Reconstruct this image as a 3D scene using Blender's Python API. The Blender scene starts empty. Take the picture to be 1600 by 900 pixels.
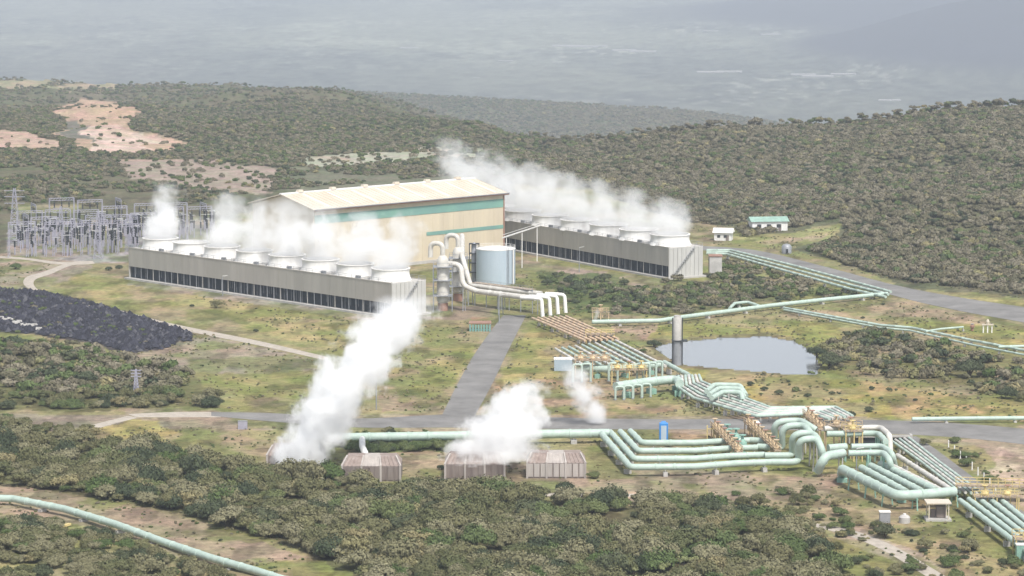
import bpy, math, random
import numpy as np
from mathutils import Vector, Matrix

R = math.radians
rnd = random.Random(7)
NPR = np.random.RandomState(11)
S = bpy.context.scene
COL = S.collection

# ------------------------------------------------------------------ camera
H = 120.0                      # camera height above the plant
F = 4950.0                     # focal length in photo pixels (1600 wide)
PITCH = math.atan(610.0 / F)
cam = bpy.data.cameras.new("camera"); cam.sensor_width = 36; cam.lens = 36 * F / 1600
cam.clip_start = 1; cam.clip_end = 60000
co = bpy.data.objects.new("camera", cam); COL.objects.link(co)
co.location = (0, 0, H); co.rotation_euler = (math.pi / 2 - PITCH, 0, 0)
S.camera = co

# ------------------------------------------------------------------ light
SUN_EL, SUN_AZ = 56.0, 154.0   # azimuth clockwise from the view direction (+Y)
w = bpy.data.worlds.new("World"); S.world = w; w.use_nodes = True
nt = w.node_tree; nt.nodes.clear()
sky = nt.nodes.new("ShaderNodeTexSky"); sky.sky_type = 'NISHITA'; sky.sun_disc = False
sky.sun_elevation = R(SUN_EL); sky.sun_rotation = R(SUN_AZ)
sky.air_density = 1.0; sky.dust_density = 5.0; sky.ozone_density = 1.0; sky.altitude = 1900
hs = nt.nodes.new("ShaderNodeHueSaturation"); hs.inputs['Saturation'].default_value = 0.35
bg = nt.nodes.new("ShaderNodeBackground"); bg.inputs['Strength'].default_value = 0.15
wo = nt.nodes.new("ShaderNodeOutputWorld")
nt.links.new(sky.outputs[0], hs.inputs['Color']); nt.links.new(hs.outputs[0], bg.inputs[0]); nt.links.new(bg.outputs[0], wo.inputs[0])
sun = bpy.data.lights.new("sun", 'SUN'); sun.energy = 3.0; sun.angle = R(9); sun.color = (1, 0.965, 0.91)
so = bpy.data.objects.new("sun", sun); COL.objects.link(so)
sd = Vector((math.cos(R(SUN_EL)) * math.sin(R(SUN_AZ)), math.cos(R(SUN_EL)) * math.cos(R(SUN_AZ)), math.sin(R(SUN_EL))))
so.rotation_euler = (-sd).to_track_quat('-Z', 'Y').to_euler(); so.location = (0, 0, 500)
S.view_settings.view_transform = 'Standard'; S.view_settings.look = 'None'
S.view_settings.exposure = 0.68; S.view_settings.gamma = 1.0
S.render.engine = 'CYCLES'
cy = S.cycles
cy.use_denoising = True; cy.use_adaptive_sampling = True; cy.adaptive_threshold = 0.02
cy.max_bounces = 16; cy.diffuse_bounces = 3; cy.glossy_bounces = 2; cy.transmission_bounces = 2
cy.volume_bounces = 12; cy.transparent_max_bounces = 8; cy.volume_step_rate = 1.0; cy.volume_max_steps = 256
S.render.use_persistent_data = False

# ------------------------------------------------------------------ projection helpers
CT, ST = math.cos(PITCH), math.sin(PITCH)
def G(px, py, z=0.0):
    """point where the sight line of a photo pixel meets the level z"""
    u, v = px - 800.0, 450.0 - py
    d = (u, F * CT + v * ST, -F * ST + v * CT)
    t = (z - H) / d[2]
    return Vector((d[0] * t, d[1] * t, z))
def PX(x, y, z):
    dz = z - H
    dep = y * CT - dz * ST
    return 800 + F * x / dep, 450 - F * (y * ST + dz * CT) / dep

def srgb(r, g, b, k=1.0):
    f = lambda c: ((c / 255) / 12.92 if c / 255 <= 0.04045 else ((c / 255 + 0.055) / 1.055) ** 2.4) * k
    return (f(r), f(g), f(b), 1.0)

# value noise, vectorised
def _hash(ix, iy, seed):
    n = (ix.astype(np.int64) * 374761393 + iy.astype(np.int64) * 668265263 + seed * 974711) & 0x7fffffff
    n = (n ^ (n >> 13)) * 1274126177 & 0x7fffffff
    return ((n ^ (n >> 16)) & 0xffff) / 65535.0
def vnoise(x, y, seed=0):
    x = np.asarray(x, float); y = np.asarray(y, float)
    ix, iy = np.floor(x), np.floor(y); fx, fy = x - ix, y - iy
    fx = fx * fx * (3 - 2 * fx); fy = fy * fy * (3 - 2 * fy)
    a, b = _hash(ix, iy, seed), _hash(ix + 1, iy, seed)
    c, d = _hash(ix, iy + 1, seed), _hash(ix + 1, iy + 1, seed)
    return (a * (1 - fx) + b * fx) * (1 - fy) + (c * (1 - fx) + d * fx) * fy
def fbm(x, y, seed=0, o=4):
    s, a, t = 0, 1.0, 0
    for k in range(o):
        s = s + a * vnoise(x * 2 ** k + 17.3 * k, y * 2 ** k + 9.1 * k, seed + k); t += a; a *= 0.5
    return s / t          # 0..1
def sstep(a, b, x):
    t = np.clip((x - a) / (b - a), 0, 1); return t * t * (3 - 2 * t)

def inpoly(px, py, poly):
    px = np.asarray(px, float); py = np.asarray(py, float)
    res = np.zeros(px.shape, bool); n = len(poly); j = n - 1
    for i in range(n):
        xi, yi = poly[i]; xj, yj = poly[j]
        c = ((yi > py) != (yj > py)) & (px < (xj - xi) * (py - yi) / ((yj - yi) or 1e-9) + xi)
        res ^= c; j = i
    return res

# ------------------------------------------------------------------ terrain
POND = [(1022, 541), (1048, 534), (1085, 530), (1130, 526), (1200, 524), (1238, 531), (1262, 543), (1274, 556), (1280, 572), (1276, 583), (1240, 585),
        (1200, 581), (1130, 575), (1075, 570), (1050, 561), (1035, 552)]
def interp(px, pts):
    return np.interp(px, [p[0] for p in pts], [p[1] for p in pts])
CREST = [(-1500, 112), (0, 122), (200, 127), (400, 134), (520, 141), (620, 158), (700, 182), (780, 205), (850, 224), (1000, 206), (1150, 196), (1300, 187), (1450, 175), (1600, 165), (3000, 140)]
CRESTD = [(-1500, 3400), (0, 3300), (560, 3100), (720, 2800), (860, 1750), (1000, 1650), (3000, 1650)]
FOOTD = [(-1500, 1420), (700, 1420), (850, 1400), (1000, 1240), (1120, 1165), (1250, 1090), (1420, 1000), (1600, 950), (3000, 900)]
MIDPY = [(-1500, 128), (400, 142), (560, 141), (700, 149), (900, 158), (1100, 172), (1250, 192), (3000, 210)]
def terrain(x, y):
    x = np.asarray(x, float); y = np.asarray(y, float)
    yy = np.maximum(y, 50)
    px = 800 + F * x / yy
    pxn = px
    Dc = interp(pxn, CRESTD); Df = interp(pxn, FOOTD)
    zc = H - (interp(pxn, CREST) + 160) * Dc / F
    zm = H - (interp(pxn, MIDPY) + 160) * 5000 / F
    zv = -450.0
    z = np.zeros_like(yy)
    t = sstep(0, 1, (yy - Df) / (Dc - Df)); z = np.where(yy > Df, zc * t, 0)
    Dd = Dc + 330; zd = np.minimum(zc - 45, zm - 12)
    z = np.where(yy > Dc, zc + (zd - zc) * sstep(-0.15, 1, (yy - Dc) / (Dd - Dc)) - (zd - zc) * 0.06 * (yy <= Dd), z)
    z = np.where(yy > Dd, zd + (zm - zd) * sstep(0, 1, (yy - Dd) / (5000 - Dd + 1)), z)
    z = np.where(yy > 5000, zm + (zv - zm) * sstep(-0.1, 1, (yy - 5000) / 1700), z)
    amp = sstep(0, 300, yy - Df) * 13 * (1 - 0.7 * sstep(0, 260, yy - Dc + 200)) + 20 * sstep(0, 900, yy - 5000) * (1 - sstep(4500, 7000, yy))
    z = z + amp * (fbm(x / 130, yy / 130, 3) - 0.5) * 2 * np.where(yy > Df, 1, 0)
    z = z + 18 * sstep(1600, 2500, yy) * (1 - sstep(-350, -20, yy - Dc)) * (fbm(x / 190 + 3, yy / 330, 15) - 0.5) * 2 + 30 * sstep(3700, 4200, yy) * (1 - sstep(4700, 5000, yy)) * (fbm(x / 260, yy / 260, 16) - .5)
    z = z + 1.6 * sstep(0, 150, yy - Df) * (fbm(x / 28, yy / 28, 8) - 0.5)
    # far mountain on the right
    mx, my = (1700 - 800) / F * 11400, 11400
    r = np.sqrt(((x - mx) / 1120) ** 2 + ((yy - my) / 1700) ** 2)
    z = z + 215 * np.exp(-(r * 1.35) ** 3) * (0.85 + 0.3 * fbm(x / 600, yy / 600, 5))
    r2 = np.sqrt(((x - mx * 1.5) / 1900) ** 2 + ((yy - 15000) / 2500) ** 2)
    z = z + 300 * np.exp(-(r2 * 1.2) ** 2)
    # foreground swells under the brush
    ppx, ppy = px, -160 + F * H / yy
    fg = sstep(770, 860, ppy)
    z = z + fg * 1.6 * (fbm(x / 22, yy / 22, 21) - 0.35) * sstep(0, 60, 700 - yy) * np.where((ppx < 1240), 1, 0)
    return z
def T(px, py):
    """point where the sight line of a photo pixel meets the terrain"""
    u, v = px - 800.0, 450.0 - py
    d = Vector((u, F * CT + v * ST, -F * ST + v * CT)); d /= d.y
    ys = np.concatenate([np.arange(400, 3000, 2.0), np.arange(3000, 20000, 20.0)])
    zz = H + d.z * ys; hit = np.nonzero(zz <= terrain(d.x * ys, ys))[0]
    if len(hit) == 0: return Vector((d.x * 9000, 9000, -450))
    y1 = ys[hit[0]]
    return Vector((d.x * y1, y1, float(terrain(np.array([d.x * y1]), np.array([y1]))[0])))

KA = 0.68   # display colour -> albedo
# (polygon in photo pixels of flat ground, display colour, edge noise)
ZONES = [
    ([(-900, 455), (0, 400), (235, 380), (480, 300), (760, 285), (1000, 300), (1110, 345), (1250, 392), (1420, 450), (1620, 465), (2600, 470), (2600, 1200), (-900, 1200)], (166, 158, 116), 6),
    ([(100, 425), (210, 440), (600, 500), (560, 555), (300, 500), (150, 470)], (176, 164, 118), 5),
    ([(-400, 395), (60, 398), (150, 415), (100, 440), (60, 452), (-400, 445)], (168, 154, 142), 4),
    ([(240, 410), (620, 495), (740, 492), (735, 500), (600, 506), (195, 445)], (176, 170, 160), 2),
    ([(205, 535), (330, 528), (520, 566), (470, 590), (300, 582), (200, 560)], (168, 157, 143), 5),
    ([(330, 590), (520, 575), (500, 640), (350, 645)], (158, 152, 104), 8),
    ([(590, 620), (660, 615), (700, 640), (600, 645)], (168, 146, 128), 5),
    ([(640, 500), (770, 500), (700, 640), (610, 600)], (168, 160, 106), 7),
    ([(830, 505), (905, 540), (880, 640), (760, 640)], (172, 160, 108), 7),
    ([(740, 600), (960, 590), (1060, 640), (960, 650), (780, 650)], (180, 154, 124), 8),
    ([(-200, 640), (180, 650), (430, 640), (520, 650), (520, 672), (200, 668), (-200, 690)], (168, 156, 142), 5),
    ([(110, 680), (230, 650), (330, 700), (440, 715), (420, 740), (250, 715)], (180, 166, 110), 7),
    ([(330, 680), (520, 690), (720, 700), (1000, 720), (1060, 800), (500, 760), (320, 720)], (168, 152, 124), 8),
    ([(540, 690), (720, 690), (710, 705), (560, 708)], (96, 118, 60), 5),
    ([(960, 660), (1200, 660), (1180, 690), (980, 690)], (172, 150, 120), 6),
    ([(900, 735), (1320, 735), (1300, 775), (1080, 790), (730, 775)], (164, 150, 132), 8),
    ([(1150, 730), (1330, 720), (1330, 745), (1180, 745)], (162, 156, 104), 6),
    ([(1240, 740), (1340, 745), (1300, 765), (1210, 762)], (176, 146, 132), 5),
    ([(1000, 510), (1300, 500), (1340, 560), (1280, 590), (1080, 580), (1030, 560)], (162, 158, 96), 6),
    ([(1012, 541), (1044, 531), (1085, 526), (1200, 520), (1242, 528), (1270, 541), (1284, 556), (1290, 574), (1284, 590), (1240, 590), (1130, 580), (1060, 573), (1030, 560)], (138, 128, 98), 2),
    ([(1060, 580), (1290, 588), (1500, 615), (1620, 640), (1620, 655), (1320, 650), (1160, 625)], (186, 168, 104), 6),
    ([(1330, 590), (1620, 635), (1620, 660), (1400, 650)], (188, 162, 122), 8),
    ([(1200, 482), (1390, 462), (1620, 520), (1620, 555), (1380, 508)], (184, 166, 136), 8),
    ([(1400, 500), (1620, 515), (1620, 545), (1500, 530)], (176, 164, 104), 5),
    ([(1360, 455), (1620, 470), (1620, 492), (1480, 480)], (184, 172, 122), 6),
    ([(1130, 372), (1240, 362), (1320, 345), (1310, 370), (1250, 385), (1160, 388)], (170, 166, 118), 5),
    ([(1220, 374), (1290, 366), (1280, 378), (1230, 382)], (190, 168, 146), 3),
    ([(800, 405), (1060, 440), (1110, 438), (1115, 450), (1030, 455), (800, 420)], (176, 160, 150), 3),
    ([(960, 450), (1110, 440), (1380, 455), (1150, 475), (1050, 492), (960, 490)], (112, 116, 80), 8),
    ([(835, 425), (960, 430), (1010, 470), (980, 490), (890, 490)], (96, 110, 66), 6),
    ([(955, 510), (1030, 505), (1010, 530), (960, 535)], (182, 154, 138), 4),
    ([(680, 480), (830, 480), (820, 500), (690, 500)], (128, 116, 108), 3),
    ([(735, 496), (772, 496), (768, 506), (735, 506)], (176, 108, 96), 1),
    ([(1430, 680), (1700, 690), (1700, 760), (1600, 790), (1560, 780), (1500, 720)], (186, 166, 150), 6),
    ([(1560, 700), (1700, 690), (1700, 800), (1590, 790), (1550, 740)], (208, 186, 168), 5),
    ([(1450, 670), (1520, 690), (1560, 730), (1500, 740), (1440, 700)], (156, 150, 104), 6),
    ([(1240, 770), (1640, 790), (1640, 960), (1200, 960)], (172, 156, 118), 10),
    ([(1275, 815), (1340, 825), (1420, 858), (1500, 900), (1440, 900), (1380, 870), (1290, 835)], (190, 172, 158), 4),
    ([(200, 640), (330, 640), (560, 648), (1000, 649), (1350, 650), (1620, 666), (1620, 704), (1350, 682), (1000, 677), (560, 674), (330, 663), (200, 656)], (172, 158, 138), 3),
    ([(780, 493), (690, 650), (682, 650), (735, 556), (770, 493)], (178, 162, 134), 2),
    ([(826, 493), (750, 655), (740, 655), (815, 493)], (178, 162, 134), 2),
    ([(-200, 745), (60, 760), (200, 790), (330, 820), (470, 870), (620, 930), (420, 930), (300, 880), (180, 830), (-200, 775)], (174, 155, 136), 8),
    ([(0, 800), (120, 820), (160, 860), (0, 850)], (150, 150, 96), 6),
    ([(270, 890), (480, 870), (620, 930), (300, 930)], (166, 158, 104), 8),
    ([(720, 768), (1060, 768), (1060, 779), (720, 779)], (206, 182, 156), 2),
    ([(500, 745), (530, 745), (530, 752), (500, 752)], (220, 208, 186), 1),
    ([(15, 350), (330, 335), (338, 385), (195, 412), (90, 408), (10, 395)], (172, 168, 172), 2),
    ([(-60, 452), (60, 452), (160, 475), (300, 518), (298, 532), (245, 546), (195, 552), (140, 535), (-60, 512)], (62, 60, 72), 4),
    ([(-120, 690), (60, 688), (180, 700), (300, 718), (400, 742), (520, 752), (700, 768), (900, 790), (1080, 790), (1200, 810), (1270, 850), (1320, 905), (1340, 1000), (640, 1000), (560, 900), (440, 850), (300, 806), (120, 770), (-120, 745)], (108, 104, 76), 5),
    ([(-120, 530), (40, 538), (200, 560), (310, 592), (345, 632), (180, 642), (-120, 640)], (112, 112, 76), 6),
    ([(1285, 540), (1340, 518), (1440, 535), (1560, 560), (1720, 590), (1720, 650), (1600, 628), (1500, 606), (1400, 590), (1300, 585)], (124, 118, 82), 6),
    # beyond the plant
    ([(180, 248), (330, 250), (440, 262), (420, 305), (330, 300), (200, 278)], (178, 162, 152), 6),
    ([(430, 258), (600, 262), (760, 250), (760, 285), (560, 300), (420, 300)], (128, 128, 110), 6),
    ([(452, 245), (600, 241), (740, 233), (775, 239), (745, 250), (600, 256), (490, 262)], (190, 190, 174), 2),
    ([(80, 178), (125, 156), (192, 156), (205, 190), (232, 205), (272, 214), (325, 226), (290, 236), (200, 240), (150, 240), (115, 222), (95, 198)], (206, 176, 156), 4),
    ([(130, 200), (190, 196), (262, 222), (230, 238), (160, 238)], (226, 204, 194), 4),
    ([(86, 188), (118, 188), (150, 204), (146, 222), (120, 210)], (112, 116, 108), 2),
    ([(120, 156), (192, 156), (198, 184), (150, 190)], (196, 168, 142), 3),
    ([(-100, 188), (50, 200), (85, 215), (90, 235), (-100, 240)], (206, 180, 166), 5),
    ([(-200, 123), (220, 128), (200, 137), (-200, 140)], (176, 170, 138), 3),
    ([(20, 320), (130, 318), (120, 332), (20, 334)], (164, 164, 130), 3),
]
def ground_colour(x, y, z):
    px, py = 800 + F * x / y, -160 + F * (H - z) / y * 1.0
    py = PX(x, y, z)[1]; px = PX(x, y, z)[0]
    nx = (fbm(x / 9, y / 14, 31) - 0.5) * 2; ny = (fbm(x / 9 + 50, y / 14, 37) - 0.5) * 2
    fine = fbm(x / 5.0, y / 8.0, 41); big = fbm(x / 40, y / 60, 43)
    n = x.shape[0]
    c = np.empty((n, 3)); c[:] = srgb(116, 112, 92)[:3]
    # scrub floor is browner / greener in patches
    g2 = np.array(srgb(104, 112, 82)[:3]); c = c + (g2 - c) * sstep(0.4, 0.6, big)[:, None] * 0.6
    fx_ = (fbm(x / 38, y / 60, 33) - 0.5) * 2 * sstep(1400, 1600, y); fy_ = (fbm(x / 38 + 40, y / 60, 39) - 0.5) * 2 * sstep(1400, 1600, y)
    for poly, rgb, e in ZONES:
        m = inpoly(px + nx * e * 3.2 + fx_ * 40, py + ny * e * 0.9 + fy_ * 14, poly)
        if not m.any(): continue
        c[m] = c[m] * 0.12 + np.array(srgb(*rgb)[:3]) * 0.88
    # grass / soil mottling near the plant
    near = (y < 1300)
    k = sstep(0.47, 0.58, fbm(x / 14, y / 24, 51)) * 0.6 * near
    soil = np.array(srgb(166, 150, 128)[:3]); c = c + (soil - c) * k[:, None] * (c.mean(1) > 0.15)[:, None]
    k = sstep(0.48, 0.58, fbm(x / 10 + 9, y / 16, 57)) * 0.6 * near
    grn = np.array(srgb(122, 132, 70)[:3]); c = c + (grn - c) * k[:, None] * (c.mean(1) > 0.15)[:, None]
    sc = (sstep(.45, .6, fbm(x / 16, y / 26, 63)) * (y > 1450) * (c[:, 0] > .25))[:, None]; c = c * (1 - sc * .5) + sc * .5 * np.array(srgb(204, 172, 156)[:3])
    c *= (0.66 + 0.66 * fine)[:, None]
    dk = sstep(0.56, 0.66, fbm(x / 4.5 + 3, y / 9, 59)) * near * .35; c *= (1 - dk)[:, None]
    # valley floor: fields, scrub, bare strips
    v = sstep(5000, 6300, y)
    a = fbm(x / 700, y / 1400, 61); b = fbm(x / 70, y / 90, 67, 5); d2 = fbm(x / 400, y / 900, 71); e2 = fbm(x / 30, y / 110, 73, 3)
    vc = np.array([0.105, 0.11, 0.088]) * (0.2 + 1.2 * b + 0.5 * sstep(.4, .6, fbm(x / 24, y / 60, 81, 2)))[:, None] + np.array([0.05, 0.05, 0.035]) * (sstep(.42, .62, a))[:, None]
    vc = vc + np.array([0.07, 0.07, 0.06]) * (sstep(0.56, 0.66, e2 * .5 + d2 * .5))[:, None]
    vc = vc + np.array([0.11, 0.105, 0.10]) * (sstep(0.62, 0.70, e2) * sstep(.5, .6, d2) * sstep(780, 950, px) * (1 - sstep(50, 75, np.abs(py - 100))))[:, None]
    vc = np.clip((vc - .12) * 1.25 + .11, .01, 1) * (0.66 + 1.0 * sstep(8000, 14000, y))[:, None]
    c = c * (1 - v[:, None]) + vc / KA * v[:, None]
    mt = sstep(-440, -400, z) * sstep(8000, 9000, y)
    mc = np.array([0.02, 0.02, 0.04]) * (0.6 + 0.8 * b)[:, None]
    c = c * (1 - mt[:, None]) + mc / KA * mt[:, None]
    return np.clip(c * KA, 0.01, 0.9)

# ------------------------------------------------------------------ materials
MATS = {}
def mat(name, col, rough=0.7, metal=0.0, var=0.12, scale=0.6, bump=0.0, streak=False, spec=0.3, col2=None, coord='Object'):
    if name in MATS: return MATS[name]
    m = bpy.data.materials.new(name); m.use_nodes = True; t = m.node_tree; N = t.nodes; L = t.links
    p = N['Principled BSDF']; p.inputs['Roughness'].default_value = rough; p.inputs['Metallic'].default_value = metal
    p.inputs['Specular IOR Level'].default_value = spec
    tc = N.new("ShaderNodeTexCoord"); mp = N.new("ShaderNodeMapping"); L.new(tc.outputs[coord], mp.inputs[0])
    if streak: mp.inputs['Scale'].default_value = (1, 1, 0.12)
    n = N.new("ShaderNodeTexNoise"); n.inputs['Scale'].default_value = scale; n.inputs['Detail'].default_value = 5; n.inputs['Roughness'].default_value = 0.65
    L.new(mp.outputs[0], n.inputs[0])
    r = N.new("ShaderNodeValToRGB"); r.color_ramp.elements[0].position = 0.3; r.color_ramp.elements[1].position = 0.72
    c = np.array(col[:3]); c2 = np.array(col2[:3]) if col2 else c * (1 - 2.4 * var)
    r.color_ramp.elements[0].color = (*np.clip(c2, 0, 1), 1); r.color_ramp.elements[1].color = (*np.clip(c * (1 + var), 0, 1), 1)
    L.new(n.outputs[0], r.inputs[0]); L.new(r.outputs[0], p.inputs['Base Color'])
    if bump:
        b = N.new("ShaderNodeBump"); b.inputs['Strength'].default_value = bump; b.inputs['Distance'].default_value = 0.2
        L.new(n.outputs[0], b.inputs['Height']); L.new(b.outputs[0], p.inputs['Normal'])
    MATS[name] = m; return m
mat('mint', (0.42, 0.50, 0.44), 0.5, var=0.08, scale=0.7, col2=(0.33, 0.42, 0.36))
mat('mint_dark', (0.25, 0.42, 0.34), 0.5)
mat('pale_pipe', (0.60, 0.585, 0.54), 0.4, var=0.06, col2=(0.44, 0.41, 0.36))
mat('silver', (0.62, 0.62, 0.61), 0.38, metal=0.35, var=0.06)
mat('brown_pipe', (0.62, 0.50, 0.34), 0.5, var=0.1, col2=(0.42, 0.26, 0.18))
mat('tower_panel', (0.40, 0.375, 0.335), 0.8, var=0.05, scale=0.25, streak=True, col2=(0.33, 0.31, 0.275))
mat('tower_panel_lit', (0.50, 0.49, 0.46), 0.8, var=0.05, scale=0.4, streak=True, col2=(0.40, 0.39, 0.365))  # panel grey made lighter: sunlight on the end walls put into the colour
mat('louver', (0.045, 0.06, 0.075), 0.6, var=0.3)
mat('concrete', (0.46, 0.44, 0.41), 0.9, var=0.1, bump=0.1, scale=0.5)
mat('white', (0.78, 0.77, 0.74), 0.55, var=0.05, scale=0.4, streak=True, col2=(0.62, 0.60, 0.57))
mat('dark', (0.04, 0.045, 0.05), 0.8)
mat('steel', (0.32, 0.33, 0.35), 0.5, metal=0.3, var=0.1)
mat('lilac_steel', (0.38, 0.37, 0.44), 0.5, metal=0.2, var=0.1)
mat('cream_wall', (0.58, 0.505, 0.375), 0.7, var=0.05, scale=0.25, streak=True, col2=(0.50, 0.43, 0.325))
mat('cream_wall_lit', (0.66, 0.58, 0.45), 0.7, var=0.04, scale=0.12, streak=True)  # wall cream made lighter: bright light on the gables put into the colour
mat('green_band', (0.17, 0.33, 0.26), 0.6, var=0.1, scale=0.1, col2=(0.15, 0.27, 0.255))
mat('roof_cream', (0.58, 0.53, 0.45), 0.6, var=0.05, scale=0.1, col2=(0.52, 0.44, 0.34))
mat('roof_sheet', (0.70, 0.66, 0.58), 0.6, var=0.05)
mat('redbrown', (0.33, 0.19, 0.14), 0.7)
mat('tank_blue', (0.40, 0.46, 0.51), 0.5, var=0.05, streak=True, scale=0.5, col2=(0.36, 0.44, 0.50))
mat('orange', (0.58, 0.44, 0.28), 0.6, var=0.15)
mat('yellow', (0.62, 0.49, 0.22), 0.6, var=0.15)
mat('grating', (0.42, 0.33, 0.24), 0.8, var=0.3, scale=2)
mat('asphalt', srgb(160, 157, 153, 0.6), 0.9, var=0.16, scale=0.12, bump=0.05)
mat('track', (0.42, 0.37, 0.31), 0.95, var=0.12, scale=0.5, bump=0.2)
mat('timber', (0.20, 0.17, 0.15), 0.85, var=0.2, scale=0.8, streak=True, col2=(0.13, 0.10, 0.09))
mat('timber_pale', (0.40, 0.36, 0.33), 0.85, var=0.1, scale=0.8, streak=True)
mat('timber_roof', (0.26, 0.215, 0.19), 0.85, var=0.2, scale=0.7, col2=(0.20, 0.15, 0.13))
mat('blue', (0.05, 0.24, 0.58), 0.5)
mat('house_green', (0.28, 0.42, 0.35), 0.5)
mat('rock', (0.055, 0.052, 0.075), 0.8, var=0.4, scale=2, bump=0.3)
ROCK = True
mat('trunk', (0.10, 0.08, 0.06), 0.9, var=0.2, scale=4)
mat('flaring', (0.8, 0.8, 0.8), 0.6)

def leafmat(name, c1, c2, c3):
    m = bpy.data.materials.new(name); m.use_nodes = True; t = m.node_tree; N = t.nodes; L = t.links
    p = N['Principled BSDF']; p.inputs['Roughness'].default_value = 0.75; p.inputs['Specular IOR Level'].default_value = 0.15
    oi = N.new("ShaderNodeObjectInfo"); r = N.new("ShaderNodeValToRGB"); e = r.color_ramp.elements
    e[0].color = (*c1, 1); e[0].position = 0.0; e[1].color = (*c3, 1); e[1].position = 1.0; q = e.new(0.5); q.color = (*c2, 1)
    L.new(oi.outputs['Random'], r.inputs[0])
    g = N.new("ShaderNodeNewGeometry"); mr = N.new("ShaderNodeMapRange"); mr.inputs['To Min'].default_value = 0.82; mr.inputs['To Max'].default_value = 1.18
    L.new(g.outputs['Random Per Island'], mr.inputs['Value'])
    mx = N.new("ShaderNodeMix"); mx.data_type = 'RGBA'; mx.blend_type = 'MULTIPLY'; mx.inputs[0].default_value = 1
    L.new(r.outputs[0], mx.inputs[6]); L.new(mr.outputs[0], mx.inputs[7]); L.new(mx.outputs[2], p.inputs['Base Color'])
    MATS[name] = m; return m
leafmat('leaf_scrub', (0.095, 0.105, 0.045), (0.15, 0.142, 0.07), (0.225, 0.21, 0.125))
def rockmat():
    m = MATS['rock']; t = m.node_tree; N = t.nodes; L = t.links; p = N['Principled BSDF']
    g = N.new("ShaderNodeNewGeometry"); r = N.new("ShaderNodeValToRGB"); e = r.color_ramp.elements
    e[0].color = (0.012, 0.012, 0.018, 1); e[1].color = (0.09, 0.088, 0.095, 1); q = e.new(0.45); q.color = (0.02, 0.02, 0.03, 1); q = e.new(0.85); q.color = (0.04, 0.04, 0.055, 1)
    L.new(g.outputs['Random Per Island'], r.inputs[0]); L.new(r.outputs[0], p.inputs['Base Color'])
rockmat()
leafmat('leaf_green', (0.075, 0.11, 0.035), (0.10, 0.13, 0.05), (0.13, 0.15, 0.06))
leafmat('leaf_dark', (0.05, 0.065, 0.035), (0.06, 0.075, 0.04), (0.085, 0.095, 0.05))
leafmat('leaf_hill', (0.11, 0.105, 0.06), (0.155, 0.138, 0.088), (0.20, 0.178, 0.125))
leafmat('leaf_pale', (0.23, 0.25, 0.11), (0.27, 0.28, 0.13), (0.20, 0.23, 0.10))
leafmat('leaf_dry', (0.22, 0.19, 0.10), (0.25, 0.22, 0.11), (0.17, 0.17, 0.08))

def link(o, parent=None):
    COL.objects.link(o)
    if parent: o.parent = parent
    return o
def tag(o, label, cat=None, group=None, kind=None):
    if label: o['label'] = label
    if cat: o['category'] = cat
    if group: o['group'] = group
    if kind: o['kind'] = kind
    return o
def empty(name, loc, label, cat, group=None, rz=0):
    o = bpy.data.objects.new(name, None); o.empty_display_size = 1; COL.objects.link(o)
    o.location = loc; o.rotation_euler = (0, 0, rz); return tag(o, label, cat, group)

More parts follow.
